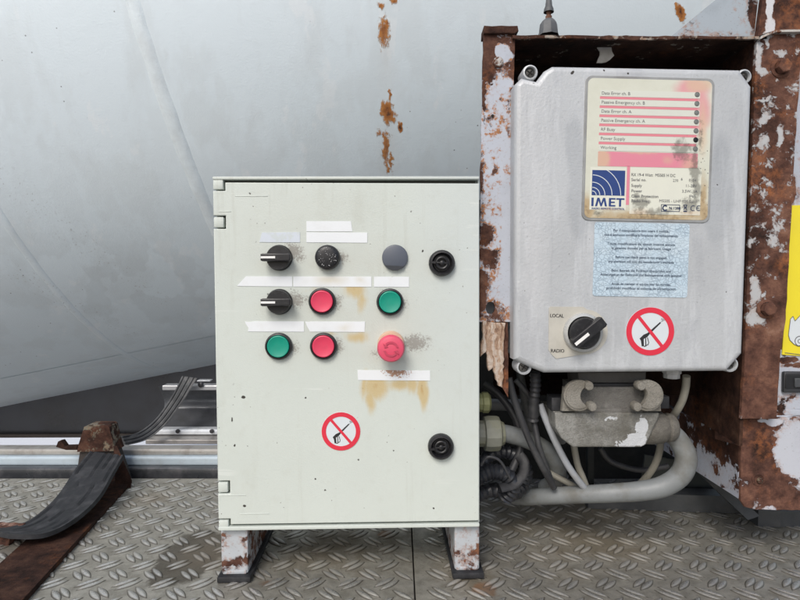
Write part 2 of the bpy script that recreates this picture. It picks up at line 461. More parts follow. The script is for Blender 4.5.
def drum_grid(s0, s1, a0, a1, ns, na, off=0.0, wav=.0035):
    bm = bmesh.new(); g_ = []
    for i in range(ns + 1):
        s = s0 + (s1 - s0) * i / ns; row = []
        for j in range(na + 1):
            a = a0 + (a1 - a0) * j / na
            r = DR + off + wav * mnoise.noise(Vector((s * 2.2, math.cos(a) * 2.2, math.sin(a) * 2.2)))
            row.append(bm.verts.new(C0 + AX * s + (U1 * math.cos(a) + U2 * math.sin(a)) * r))
        g_.append(row)
    for i in range(ns):
        for j in range(na): bm.faces.new((g_[i][j], g_[i + 1][j], g_[i + 1][j + 1], g_[i][j + 1]))
    bmesh.ops.recalc_face_normals(bm, faces=bm.faces[:]); return bm
m = MB(); m.bm.free(); m.bm = drum_grid(-1.2, 3.6, -math.pi, math.pi, 100, 140)
bmesh.ops.remove_doubles(m.bm, verts=m.bm.verts[:], dist=.0002)
drum = m.build('mixer_drum', DRUMM, smooth=60)
tag(drum, 'huge pale grey painted steel drum filling the background above everything, streaked with rust', 'drum')
def seam(s, half, h, slope=0.0):
    bm = bmesh.new(); rows = []; na = 260
    for j in range(na + 1):
        a = -1.5 + 2.8 * j / na; row = []
        for q, hh in ((-1, -.002), (-.6, .6), (-.2, 1), (.2, 1), (.6, .6), (1, -.002)):
            ss_ = s + half * (q + .12 * mnoise.noise(Vector((a * 30, s, q))))
            r = DR + (.0035 * mnoise.noise(Vector((s * 2.2, math.cos(a) * 2.2, math.sin(a) * 2.2)))) + (h * hh * (1 + .35 * mnoise.noise(Vector((a * 70, q, 1)))) if hh > 0 else hh)
            row.append(bm.verts.new(C0 + AX * ss_ + (U1 * math.cos(a) + U2 * math.sin(a)) * r))
        rows.append(row)
    for a, c in zip(rows, rows[1:]):
        for k in range(5): bm.faces.new((a[k], c[k], c[k + 1], a[k + 1]))
    bmesh.ops.recalc_face_normals(bm, faces=bm.faces[:])
    m = MB(); m.bm.free(); m.bm = bm; return m.build('weld_seam', SEAMM if s > 0 and h > .003 else DRUMM, drum, smooth=60)
seam(drum_hit(168, 110)[1], .018, .0042)
seam(drum_hit(58, 293)[1], .013, .0022)
_, sA, aA = drum_hit(100, 360)
bm = drum_grid(-1.1, 3.0, aA - .008, aA + .008, 60, 4, .0012)
m = MB(); m.bm.free(); m.bm = bm; m.build('weld_seam', DRUMM, drum, smooth=60)

# ================================================================== THINGS BEHIND THE PLATFORM, UNDER THE DRUM
gloss = B('brushed_steel', (.52, .54, .57), .22, 1.0)
gloss.set('Roughness', gloss.noise(9, 4, .6, gloss.vec(.4, 1, 3)) * .3 + .1)
gloss.set('Base Color', gloss.mix(gloss.noise(20, 6, .65).ss(.5, .75) * .6, (.55, .57, .60), (.16, .15, .15)))
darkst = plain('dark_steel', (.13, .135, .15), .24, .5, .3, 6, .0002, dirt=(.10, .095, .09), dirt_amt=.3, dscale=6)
# dark shield hanging under the drum
m = MB(); Ys = 2.45
a = P(-120, 395, Ys); c = P(520, 395, Ys)
prof = [(0, .14), (.0, .0), (.05, -.05)]
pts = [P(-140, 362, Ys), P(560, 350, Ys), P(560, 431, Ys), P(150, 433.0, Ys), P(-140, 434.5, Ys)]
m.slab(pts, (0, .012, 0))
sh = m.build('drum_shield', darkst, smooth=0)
tag(sh, 'dark flat steel shield under the left end of the drum', 'shield')
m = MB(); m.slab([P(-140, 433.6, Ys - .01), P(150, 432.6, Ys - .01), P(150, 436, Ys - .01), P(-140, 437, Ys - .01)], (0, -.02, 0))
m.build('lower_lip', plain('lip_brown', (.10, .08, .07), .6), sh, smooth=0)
# curved mudguard right of the strap
Ym = 1.75
fd = empty('mudguard', Matrix.Identity(4), 'glossy curved steel mudguard between the strap and the control cabinet', 'mudguard')
m = MB(); t = bmesh.new(); g_ = []
zt = P(180, 388, Ym - .1).z; zb = P(180, 437, Ym - .1).z; xl = P(168, 400, Ym).x; xr = P(560, 400, Ym).x
n = 18
for i in range(n + 1):
    q = i / n; z = zt + (zb - zt) * (1 - (1 - q) ** 1.0); y = Ym - .07 + .05 * math.sin(math.pi * q) - .06 * q ** 3
    g_.append([t.verts.new((x, y, z)) for x in (xl, xr)])
for a_, b_ in zip(g_, g_[1:]): t.faces.new((a_[0], a_[1], b_[1], b_[0]))
m.bm.free(); m.bm = t; bmesh.ops.solidify(t, geom=t.faces[:], thickness=.004)
m.build('curved_sheet', plain('mudguard_grey', (.23, .24, .26), .34, .35, .35, 14, dirt=(.12, .12, .12), dirt_amt=.4), fd, smooth=60)
m = MB(); m.box(xl + .03, xr, Ym - .115, Ym - .08, zt - .004, zt + .010, .002)
m.build('top_rim', plain('rim_steel', (.45, .46, .48), .35, .5), fd)
riv = plain('rivet_dark', (.06, .06, .065), .4, .5)
for k, u in enumerate((201, 250)):
    p = P(u, 384.5, Ym - .116); MB().lathe([(.008, 0), (.008, -.004), (.005, -.007), (0, -.008)], p.x, p.z, 12).build('rivet', riv, fd, loc=(0, p.y, 0))
for u in (212, 178, 232):
    p = P(u, 431, Ym - .121); MB().lathe([(.006, 0), (.006, -.004), (0, -.006)], p.x, p.z, 10).build('rivet', riv, fd, loc=(0, p.y, 0))
# strap
rub = plain('strap_rubber', (.085, .088, .092), .45, 0, .4, 40, .0003, dirt=(.22, .22, .22), dirt_amt=.4)
m = MB(); m.box(xl, xr, Ym - .16, Ym - .09, zb - .004, P(180, 434, Ym - .1).z, .002); m.build('lower_flange', plain('flange_grey', (.30, .29, .28), .4, .3, dirt=(.1, .09, .08), dirt_amt=.5), fd)
m = MB(); m.box(xl, xr, Ym - .12, Ym - .085, P(180, 433.5, Ym - .1).z, P(180, 427.5, Ym - .1).z, .006, 3); m.build('highlight_strip', plain('highlight_pale', (.72, .76, .80), .25, .3, .2, 9, dirt=(.2, .2, .2), dirt_amt=.4), fd)  # pale strip paints in the bright reflection along the sheet's lower edge
m = MB(); pa, pb = P(187, 386.5, 1.60), P(211, 380, 1.68); m.box(pa.x, pb.x, 1.675, 1.70, pa.z, pb.z, .003)
m.build('strap_clip', plain('clip_steel', (.6, .62, .65), .3, .4), fd)
# rails at the back edge of the platform
rl = empty('side_rail', Matrix.Identity(4), 'long grey and pale blue aluminium rail along the back edge of the platform', 'rail')
ra = plain('rail_grey', (.22, .22, .215), .45, .3, .4, 30, .0004, dirt=(.09, .08, .07), dirt_amt=.5, dscale=14)
rb_ = plain('rail_pale', (.42, .50, .56), .42, .1, .25, 20, dirt=(.2, .2, .2), dirt_amt=.3)
rc_ = plain('rail_dark', (.055, .06, .068), .3, .4, .5, 20, dirt=(.15, .15, .16), dirt_amt=.5)
X0, X1 = -1.3, .3
def zz(v, Y): return P(200, v, Y).z
m = MB().box(X0, X1, 1.06, 1.088, zz(452, 1.06) - .004, zz(449, 1.06), .002); m.build('ledge', ra, rl)
m = MB().box(X0, X1, 1.045, 1.075, zz(455, 1.05), zz(449, 1.05) + .001, .004, 3); m.build('upper_bead', plain('bead_warm', (.35, .34, .32), .4, .3, dirt=(.12, .1, .08)), rl)
m = MB().box(X0, X1, 1.034, 1.075, zz(465, 1.04), zz(456, 1.04), .004, 3); m.build('pale_bead', rb_, rl)
m = MB().box(X0, X1, 1.020, 1.075, -.03, zz(466, 1.03), .004, 3); m.build('kick_plate', rc_, rl)

# ================================================================== STEP BRACKET AND RUBBER STRIP (left)
browns = peeling('bracket_rust', (.14, .13, .10), bias=.06, scale=40, k=.6, stain=.3)
brownd = peeling('bar_rust', (.14, .11, .09), bias=.35, scale=60, k=.36, stain=.2)
bk = empty('step_bracket', Matrix.Identity(4), 'rusty brown step bracket with a long flat bar lying across the tread plate', 'bracket')
Yb = .985
m = MB(); 
m.slab([P(u, v, Yb) for u, v in ((84, 427), (87, 425.5), (107, 425.5), (109, 427), (114, 446), (116, 451), (77, 452), (78, 446))], (0, .03, 0)); m.build('upright_plate', browns, bk)
MB().slab([P(u, v, Yb + .006) for u, v in ((80, 451), (116, 450), (128, 486), (76, 478))], (0, .02, 0)).build('lower_plate', plain('plate_blackened', (.030, .024, .022), .7, bump=.0005), bk, smooth=0)
MB().slab([P(u, v, Yb + .01) for u, v in ((56, 447), (58, 441.5), (61, 441), (65, 446.5), (77, 446), (77, 450), (66, 450))], (0, .012, 0)).build('torn_lug', brownd, bk, smooth=0)
m = MB()
f1, f2, f3, f4 = PF(132, 484), PF(104, 474), PF(-40, 606), PF(0, 632)
m.slab([f + Vector((0, 0, .0075)) for f in (f1, f2, f3, f4)], (0, 0, -.0065)); m.build('flat_bar', brownd, bk)
m = MB(); m.slab([PF(104, 474) + Vector((0, 0, .006)), PF(-40, 606) + Vector((0, 0, .006)), PF(-40, 606) + Vector((0, 0, .03)), PF(104, 474) + Vector((0, 0, .03))], (.004, .003, 0))
m.bm.free()
m = MB(); m.slab([P(117, 446, Yb - .005), P(131, 478, Yb - .03), P(131, 488, Yb - .035), P(119, 486, Yb - .03)], (-.006, .0, 0)); m.build('gusset', brownd, bk)
# rubber strip: a grooved ribbon with thickness
def ribbon(left, right, th, ngroove):
    bm = bmesh.new(); n = len(left)
    def cr(pts, q):
        q = q * (n - 1); i = min(int(q), n - 2); f = q - i
        p0, p1, p2, p3 = pts[max(i - 1, 0)], pts[i], pts[i + 1], pts[min(i + 2, n - 1)]
        return .5 * ((2 * p1) + (p2 - p0) * f + (2 * p0 - 5 * p1 + 4 * p2 - p3) * f * f + (3 * p1 - p0 - 3 * p2 + p3) * f ** 3)
    NS = 48; cols = ngroove * 4; rows = []; under = []
    for i in range(NS + 1):
        q = i / NS; a, c = cr(left, q), cr(right, q); a2 = cr(left, min(1, q + .02)) - cr(left, max(0, q - .02))
        nrm = (c - a).cross(a2).normalized()
        sl = [mnoise.noise(Vector((q * 5, k * 3.7, th * 100))) > (.02 if ngroove > 3 else -.6) for k in range(cols + 1)]
        if nrm.dot(a - CO) > 0: nrm = -nrm
        r1, r2 = [], []
        for k in range(cols + 1):
            p = a.lerp(c, k / cols); d = (-.003 if sl[k] else -.0004) if k % 4 == 2 and 0 < k < cols else 0
            r1.append(bm.verts.new(p + nrm * d)); r2.append(bm.verts.new(p - nrm * th))
        rows.append(r1); under.append(r2)
    for i in range(NS):
        for k in range(cols):
            bm.faces.new((rows[i][k], rows[i][k + 1], rows[i + 1][k + 1], rows[i + 1][k]))
            bm.faces.new((under[i][k], under[i + 1][k], under[i + 1][k + 1], under[i][k + 1]))
        for k in (0, cols): bm.faces.new((rows[i][k], rows[i + 1][k], under[i + 1][k], under[i][k]))
    for rr, uu in ((rows[0], under[0]), (rows[-1], under[-1])):
        for k in range(cols): bm.faces.new((rr[k], rr[k + 1], uu[k + 1], uu[k]))
    bmesh.ops.recalc_face_normals(bm, faces=bm.faces[:]); m = MB(); m.bm.free(); m.bm = bm; return m
ys = [.972, .925, .858, .800, .765, .750]
lf = [P(u, v, y) for (u, v), y in zip([(90, 451), (76, 468), (57, 496), (34, 517), (12, 526), (-14, 529)], ys)]
rt = [P(u, v, y - .032) for (u, v), y in zip([(123, 455), (113, 472), (98, 497), (74, 519), (45, 533), (10, 534)], ys)]
rubm = plain('black_rubber', (.012, .013, .016), .62, 0, .4, 50, .0004, dirt=(.06, .06, .065), dirt_amt=.5, dscale=40)
m = ribbon(lf, rt, .006, 5)
tag(m.build('rubber_strip', rubm, smooth=25), 'curved grooved black rubber strip draped over the rusty bracket', 'rubber strip')
pk = peeling('hook_rust', (.30, .20, .17), bias=.1, scale=40, k=1.1)
m = MB().prism(jag([WORLD.xz(-14, 530, .75), WORLD.xz(13, 531, .75), WORLD.xz(11, 545, .75), WORLD.xz(5, 552, .75), WORLD.xz(2, 566, .75), WORLD.xz(-14, 575, .75)], .0008, .006, 3), .745, .775, .001)
tag(m.build('rusty_hook', pk), 'small reddish rusty metal piece at the end of the rubber strip', 'metal piece')

ctr = [(190, 377, 1.60), (184, 388, 1.59), (175, 403, 1.58), (160, 423, 1.56), (143, 436, 1.52), (124, 441, 1.46)]
m = ribbon([P(u - 8 + i * 1.2, v - 1 - i * .8, y) for i, (u, v, y) in enumerate(ctr)], [P(u + 7 - i * .9, v + 1 + i * .7, y + .01) for i, (u, v, y) in enumerate(ctr)], .008, 3)
tag(m.build('rubber_strap', rub, smooth=25), 'ribbed grey strap curving down in front of the glossy mudguard', 'strap')
# ================================================================== CONTROL CABINET
FC = Frame(Vector((P(214.2, 300, .65).x, .65, 0)), yaw=1.35, roll=-.3)
cab = empty('control_cabinet', FC.m, 'pale grey green steel control cabinet with black, red and green buttons on its door', 'control cabinet')
def cabL(u, v, y=0.0): return FC.xz(u, v, y)
x0, zt = cabL(214.5, 176.6); x1, _ = cabL(479.3, 300); _, zb = cabL(217, 530.5)
x0 = cabL(215.5, 350)[0]
def paint_door():
    b = B('cabinet_paint', rough=.42)
    px = .001125
    def W(u, v): return FC.m @ Vector(FC.L(u, v, 0))
    wv = b.vec(warp=.0025, wscale=90); wl = b.vec(warp=.009, wscale=28)
    n = b.noise(9, 5, .55); f = b.noise(75, 6, .65); ff = b.noise(500, 4, .6)
    c = b.mix(n.ss(.3, .75) * .4, (.555, .60, .56), (.50, .54, .50))
    c = b.mix(b.blob(W(470, 250), .085, .30, wl) * .5, c, (.52, .57, .585))
    c = b.mix(f.ss(.5, .8) * .22, c, (.44, .45, .39))
    # greasy grey bloom round the buttons
    gz = b.blobs([(W(345, 262), .14, .04, .55), (W(350, 318), .13, .05, .5), (W(340, 350), .13, .03, .35), (W(300, 240), .12, .09, .3)], wl)
    c = b.mix((gz * (f * .9 + .3)).clamp() * .65, c, (.43, .41, .35))
    film = b.noise(26, 7, .7, b.vec(1, 1, .4)).ss(.50, .72) * (b.blob(W(330, 215), .17, .10, wl) * .9 + b.blob(W(235, 450), .05, .12, wl) * .7 + .15)
    c = b.mix(film.clamp() * .32, c, (.40, .41, .35))
    # finger smudges at the right of the knobs
    def sm(u, v, ru, rv, a=1.0): return (W(u, v), ru * px, rv * px, a)
    L = [sm(293, 252, 17, 15, 1.1), sm(300, 258, 12, 10, .8), sm(340, 258, 14, 12, .9), sm(295, 300, 18, 16, .9), sm(306, 300, 10, 10, .6), sm(338, 302, 10, 14, .8),
         sm(294, 348, 14, 14, .7), sm(338, 346, 12, 14, .8), sm(404, 303, 10, 12, .7), sm(415, 343, 24, 15, 1.05), sm(378, 352, 16, 12, .6), sm(450, 262, 14, 18, .35), sm(270, 385, 12, 6, .0)]
    sf = b.blobs(L, wv); s_ = (sf * .62 + b.noise(420, 6, .8) * 1.5 + f * .25).ss(1.12, 1.32) * sf.ss(0, .35)
    c = b.mix(s_ * .62, c, (.14, .11, .095)); c = b.mix(sf.ss(0, 1) * .14, c, (.32, .30, .25))
    # rust coloured water below the labels
    strk = b.noise(170, 6, .65, b.vec(1, 1, .10, warp=.003, wscale=30)) * .5 + b.noise(60, 5, .6, b.vec(1, 1, .12)) * .5
    def dr(u, v, ru, rv, a=1.0): return (W(u, v), ru * px, rv * px, a)
    D = [dr(355, 290, 20, 14, 1.0), dr(362, 298, 10, 22, .7), dr(310, 291, 28, 7, .45), dr(355, 337, 22, 12, .8), dr(330, 336, 20, 6, .5),
         dr(378, 386, 20, 22, 1.15), dr(372, 398, 9, 26, .9), dr(400, 384, 30, 14, .9), dr(423, 390, 10, 30, 1.35), dr(412, 384, 14, 18, .9), dr(365, 385, 7, 24, .8), dr(330, 300, 40, 12, .25)]
    df = b.blobs(D, wl); d_ = (df * .9 + strk * .9).ss(.62, 1.15) * df.ss(0, .2)
    c = b.mix(d_ * .75, c, (.50, .36, .13)); c = b.mix((df * strk).ss(.42, .72) * .65, c, (.40, .22, .055))
    runs = b.noise(90, 5, .65, b.vec(1, 1, .05, warp=.003, wscale=12)).ss(.56, .66) * b.noise(5, 3).ss(.40, .62)
    c = b.mix(runs * .16, c, (.36, .36, .30))
    scf = b.noise(30, 5, .6, b.vec(.3, 1, 3.2, warp=.01, wscale=8)).ss(.64, .68) * b.noise(8, 2).ss(.5, .6)
    c = b.mix(scf * .35, c, (.68, .71, .68))
    # chips and specks
    vv = b.vor(115, vec=b.vec(1, 0.0, 1, warp=.002, wscale=200)); sel = b.noise(17, 3, .6)
    c = b.mix(vv.ss(.10, .06) * sel.ss(.50, .60) * .75, c, (.12, .11, .09))
    v2 = b.vor(48, vec=b.vec(1, 0.0, 1, warp=.002, wscale=260)); c = b.mix(v2.ss(.062, .045) * b.noise(12, 2).ss(.48, .54) * .9, c, (.05, .045, .04))
    K = [(W(243, 397), .0045, .003, 1.0), (W(235, 446), .002, .002, 1), (W(232, 420), .002, .006, .7), (W(315, 479), .0018, .0018, 1), (W(423, 251), .002, .0017, 1.2), (W(245, 506), .003, .003, .8),
         (W(306, 398), .0018, .0018, .9), (W(434, 508), .0016, .0016, 1)]
    k_ = (b.blobs(K, wv) + b.noise(400, 3) * .5).ss(.55, .72); c = b.mix(k_, c, (.04, .035, .03))
    b.set('Base Color', c); b.set('Roughness', (s_ * .3 + f * .25 + .40).clamp())
    b.bump(b.noise(650, 2, .5) * .55 + b.noise(20, 3) * .8, .00035)
    return b.m
PAINT = paint_door()
m = MB().box(x0 + .001, x1 - .001, .009, .155, zb, zt, .0015)
m.box(x0, x1, -.0012, .012, zt - .0034, zt, .001)                      # rain lip
m.box(x0, x1, -.0012, .012, zb, zb + .0042, .001)
m.box(x1 - .001, x1 + .0006, .004, .012, zb + .004, zt - .003)
m.build('cabinet_body', PAINT, cab)
m = MB().box(x0 + .006, x1 - .003, .0075, .0095, zb + .005, zt - .004)
m.build('door_seal', plain('seal_dark', (.035, .037, .032), .7), cab, smooth=0)
# door with notches for the hinge blocks
def zc(v): return cabL(216, v)[1]
dt = zt - .0064; db = zb + .0066
nw = .0137
tabs = [(183.2 - 8, 190.2), (215.5, 228.8), (481, 494), (519, 540)]
poly = [(x0 + nw, dt), (x1, dt - .0015), (x1, db + .001), (x1 - .002, db), (x0 + nw, db), (x0 + nw, zc(519)), (x0, zc(519)),
        (x0, zc(494)), (x0 + nw, zc(494)), (x0 + nw, zc(481)), (x0, zc(481)),
        (x0, zc(228.8)), (x0 + nw, zc(228.8)), (x0 + nw, zc(215.5)), (x0, zc(215.5)), (x0, zc(190.8)), (x0 + nw, zc(190.8))]
m = MB().prism(poly, 0, .0075, .0011, 3)
door = m.build('door', PAINT, cab)
for k, (a_, c_) in enumerate(((184, 189.4), (217, 227.4), (482.5, 492.6), (520.5, 531))):
    top_ = zc(a_) if k else zt - .003
    bot_ = zc(c_) if k < 3 else zb + .003
    MB().box(x0 + .0002, x0 + nw - .0022, -.0002, .009, bot_, top_, .0012).build('hinge_block', PAINT, cab)
# embossed fold lines near the hinges
for (ua, ub, v) in ((235, 268, 196), (219, 231, 211.5), (240, 269, 514), (219, 246, 495.5)):
    xa, z_ = cabL(ua, v); xb, _ = cabL(ub, v); MB().box(xa, xb, -.0004, .001, z_ - .0006, z_ + .0006, .0003).build('fold_line', PAINT, door)
# label strips
wl = B('label_white', (.70, .73, .78), .45)
wl.set('Base Color', wl.mix(wl.noise(60, 6, .6).ss(.5, .75) * .18, (.72, .76, .82), (.50, .52, .52)))
def W0(u, v): return FC.m @ Vector(FC.L(u, v, 0))
ys_ = wl.blobs([(W0(330, 281), .03, .012, 1.0), (W0(345, 327), .02, .01, .7), (W0(360, 281), .014, .01, .7)], wl.vec(warp=.008, wscale=40))
rs_ = (wl.blobs([(W0(397, 373), .036, .012, .55), (W0(390, 370), .020, .006, .7)], wl.vec(warp=.003, wscale=120)) + wl.noise(420, 5, .75) * 1.1).ss(.88, 1.0)
cc = wl.mix(wl.noise(60, 6, .6).ss(.5, .75) * .22, (.72, .75, .77), (.58, .58, .56)); cc = wl.mix(ys_.ss(.1, 1) * .5, cc, (.52, .46, .30)); cc = wl.mix(rs_ * .85, cc, (.30, .12, .03))
wl.set('Base Color', cc)
wf = B('label_faded', (.55, .61, .64), .5)
wf.set('Base Color', wf.mix(wf.noise(120, 5).ss(.45, .6) * .6, (.57, .62, .68), (.52, .57, .55)))
strips = [('A', [(262, 232.6), (300, 232.1), (300, 242.4), (259.5, 242.2)], wf.m, 'faded bluish label strip'),
          ('B', [(306.5, 221.3), (351, 221.3), (352.4, 231.5), (306.5, 231.4)], wl.m, None),
          ('C', [(306.5, 232.3), (367.3, 232.6), (367.3, 242.8), (306.5, 242.4)], wl.m, None),
          ('D', [(246, 276.3), (292.3, 276.4), (292.3, 286.6), (237, 286)], wl.m, 'white label strip with a slanted left end'),
          ('E', [(293.3, 276.4), (371.4, 276.6), (371.4, 286.8), (293.3, 286.6)], wl.m, 'long white label strip stained yellow'),
          ('F', [(374, 276.6), (391, 276.6), (392, 277.3), (394, 276.6), (409, 276.8), (409, 287), (374, 286.9)], wl.m, None),
          ('G', [(245, 321.5), (250, 322), (254, 321.3), (304, 321.4), (304, 331.7), (248, 331.5), (248.6, 328), (246, 324)], wl.m, 'white label strip with a torn left end'),
          ('H', [(305.2, 321.5), (309, 321.8), (311, 321.4), (365, 321.6), (364.5, 331.9), (310, 331.6), (307, 326)], wl.m, None),
          ('I', [(357.5, 370), (430, 370.6), (430.2, 380.6), (358, 380)], wl.m, 'white label strip speckled with rust')]
for _, pl, mt, lb in strips:
    o = MB().prism([cabL(u, v) for u, v in pl], -.0005, .0005).build('label_strip', mt, cab, smooth=0)
    if lb: o['label'] = lb

# ---- buttons
def blk(name, c=(.014, .014, .016), r=.38, dust=.35):
    b = B(name, rough=r); b.set('Base Color', b.mix(b.noise(220, 5, .7).ss(.5, .72) * dust, c, (.10, .10, .10)))
    b.set('Roughness', b.noise(60, 4) * .25 + r - .1); b.bump(b.noise(500, 3), .0001); return b.m
BLK = blk('black_plastic', (.010, .010, .012), .42, .22); BLKs = blk('black_speckled', (.02, .021, .023), .5, .5)
bs = BLKs.node_tree
def col_plastic(name, c, d=.35):
    b = B(name, rough=.42); b.set('Base Color', b.mix(b.noise(130, 5, .6).ss(.4, .75) * d, c, tuple(x * .6 + .05 for x in c)))
    b.set('Roughness', b.noise(200, 4) * .25 + .3); return b.m
RED = col_plastic('faded_red_plastic', (.66, .045, .105), .25); GRN = col_plastic('green_plastic', (.0, .27, .185), .2)
PNK = col_plastic('faded_pink_plastic', (.68, .075, .14), .35); SLATE = col_plastic('slate_plastic', (.085, .098, .125), .3)
CREAM = col_plastic('bleached_collar', (.62, .42, .30), .3); MARK = col_plastic('white_mark', (.78, .78, .76), .1)
K = .001125
def button(u, v, cap, label, r=12.6):
    x, z = cabL(u, v, -.004); r *= K
    o = MB().lathe([(r * 1.0, .0), (r * 1.08, -.001), (r * 1.08, -.0035), (r * 1.02, -.0055), (r * .93, -.006), (r * .90, -.004), (r * .90, -.001)]).build('push_button', BLK, cab, loc=(x, 0, z))
    o['label'] = label
    n_ = [(r * .885, -.001), (r * .885, -.0055), (r * .85, -.0067), (r * .80, -.007), (r * .70, -.0066), (r * .45, -.0058), (r * .2, -.0056), (0, -.0056)]
    MB().lathe(n_).build('button_cap', cap, o)
button(322, 301.4, RED, 'red push button between the selector and the right green button')
button(323.4, 346.3, RED, 'lower red push button beside the green one')
button(390, 302, GRN, 'green push button above the emergency stop')
button(278.4, 346.4, GRN, 'green push button at the lower left')
def selector(u, v, ang, label, parent=cab, fr=None, ring=None, r=12.3, L=15.6, mark=(-.97, -.08)):
    x, z = (fr or FC).xz(u, v, -.008); r *= K; L *= K
    if ring is None:
        o = MB().lathe([(r * 1.05, 0), (r * 1.05, -.0025), (r * 1.0, -.0035), (r * .98, -.0035), (r * .97, -.009), (r * .93, -.0105), (0, -.0105)]).build('selector_switch', BLK, parent, loc=(x, 0, z))
        y0 = -.0105
    else:
        o = MB().lathe([(r * 1.27, 0), (r * 1.27, -.004), (r * 1.20, -.0062), (r * 1.06, -.0066), (r * 1.04, -.004), (r * 1.04, -.001)]).build('selector_switch', ring, parent, loc=(x, 0, z))
        MB().lathe([(r, -.001), (r * .98, -.010), (r * .92, -.012), (0, -.012)]).build('knob', BLK, o)
        y0 = -.012
    if label: o['label'] = label
    M = Matrix.Rotation(R(-ang), 4, 'Y')
    hw = .0042 if ring is None else .0062
    pl = [(-L, -hw * .8), (-L * .9, -hw), (L * .78, -hw), (L * .86, -hw * .6), (L * .86, hw * .6), (L * .78, hw), (-L * .9, hw), (-L, hw * .8)]
    MB().prism(pl, y0 - .0085, y0 + .0005, .0012, 2, M=M).build('handle', BLK, o)
    MB().prism([(L * mark[0], -hw * .28), (L * mark[1], -hw * .28), (L * mark[1], hw * .28), (L * mark[0], hw * .28)], y0 - .0089, y0 - .008, 0, M=M).build('pointer_mark', MARK, o)
selector(278.3, 257.6, 0, 'black selector switch under the faded label strip')
selector(278.3, 302, 0, 'black selector switch beside the upper red button')
x, z = cabL(327.5, 257.4, -.005); r = 12.4 * K
o = MB().lathe([(r, 0), (r, -.006), (r * .95, -.0085), (r * .85, -.010), (r * .6, -.0108), (0, -.0112)]).build('round_knob', BLK, cab, loc=(x, 0, z)); o['label'] = 'speckled black round knob'
m = MB(); rnd = random.Random(4)
for k in range(46):
    a = rnd.uniform(0, 2 * math.pi); q = rnd.choice((rnd.uniform(.2, .6), rnd.uniform(.62, .8))); s = rnd.uniform(.0002, .00055)
    m.lathe([(s, -.0098), (s, -.01125 if q < .6 else -.0108), (0, -.01145 if q < .6 else -.011)], r * q * math.cos(a), r * q * math.sin(a), 6)
m.build_l('chipped_specks', col_plastic('chip_grey', (.42, .42, .42)), o)
x, z = cabL(395, 257.6, -.003); r = 13 * K
o = MB().lathe([(r, 0), (r, -.002), (r * .96, -.0034), (r * .85, -.0040), (0, -.0044)]).build('blanking_plug', SLATE, cab, loc=(x, 0, z)); o['label'] = 'slate grey blanking plug'
m = MB(); m.prism([(r * .97 * math.cos(R(a)), r * .97 * math.sin(R(a))) for a in range(217, 325, 9)], -.0049, -.003); m.build('shade_segment', plain('slate_shade', (.03, .034, .042), .5), o)  # dark segment paints shade onto the lower part of the plug
# emergency stop
x, z = cabL(391, 349, -.025); xb_, zb_ = cabL(391, 345.2, -.006); r = 14 * K
o = MB().lathe([(r * .98, 0), (r * .98, -.005), (r * .9, -.007), (r * .7, -.007), (r * .62, -.018), (0, -.018)]).build('emergency_stop', CREAM, cab, loc=(xb_, 0, zb_ + .0005)); o['label'] = 'faded pink emergency stop mushroom button'
r *= .97
m = MB().lathe([(r * .75, -.016), (r * .95, -.0165), (r, -.019), (r * .98, -.022), (r * .88, -.0245), (r * .6, -.0258), (0, -.0262)], x - xb_, z - zb_ - .0005)
m.build('mushroom_cap', PNK, o)
m = MB()
for a0, a1 in ((10, 150), (190, 330)):
    ring_ = [(r * .55 * math.cos(R(a)), r * .55 * math.sin(R(a))) for a in range(a0, a1, 14)] + [(r * .40 * math.cos(R(a)), r * .40 * math.sin(R(a))) for a in range(a1 - 8, a0 - 8, -14)]
    m.prism([(px_ + x - xb_, pz_ + z - zb_ - .0005) for px_, pz_ in ring_], -.0268, -.0255)
    a = R(a1); tip = (r * .475 * math.cos(a + .35), r * .475 * math.sin(a + .35)); q1 = (r * .70 * math.cos(a - .1), r * .70 * math.sin(a - .1)); q2 = (r * .25 * math.cos(a - .1), r * .25 * math.sin(a - .1))
    m.prism([(px_ + x - xb_, pz_ + z - zb_ - .0005) for px_, pz_ in (tip, q1, q2)], -.0268, -.0255)
m.build('turn_arrow', col_plastic('arrow_pink', (.50, .05, .10)), o)
# quarter turn locks
def lock(u, v, rot, label):
    x, z = cabL(u, v, -.004); r = 13.2 * K
    o = MB().lathe([(r, 0), (r, -.003), (r * .96, -.006), (r * .88, -.0075), (r * .78, -.0078), (r * .74, -.0055), (r * .68, -.003), (r * .62, -.0015), (0, -.0015)]).build('door_lock', BLK, cab, loc=(x, 0, z)); o['label'] = label
    M = Matrix.Rotation(R(rot), 4, 'Y')
    m = MB()
    m.lathe([(r * .50, -.001), (r * .50, -.0052), (r * .42, -.0058), (r * .34, -.0052), (r * .32, -.002)])
    m.prism([(-r * .98, -r * .07), (-r * .5, -r * .09), (-r * .5, r * .09), (-r * .98, r * .07)], -.0083, -.002, 0, M=M)
    m.build('lock_ring', BLK, o)
    m = MB(); m.lathe([(r * .17, -.001), (r * .17, -.0062), (r * .1, -.0068), (0, -.0068)], seg=20)
    m.prism([(-r * .45, -r * .06), (r * .45, -r * .06), (r * .45, r * .06), (-r * .45, r * .06)], -.0058, -.001, .0002, M=M)
    m.build('double_bit', BLK, o)
lock(442, 263, 4, 'upper black quarter turn lock'); lock(441, 447, -8, 'lower black quarter turn lock')

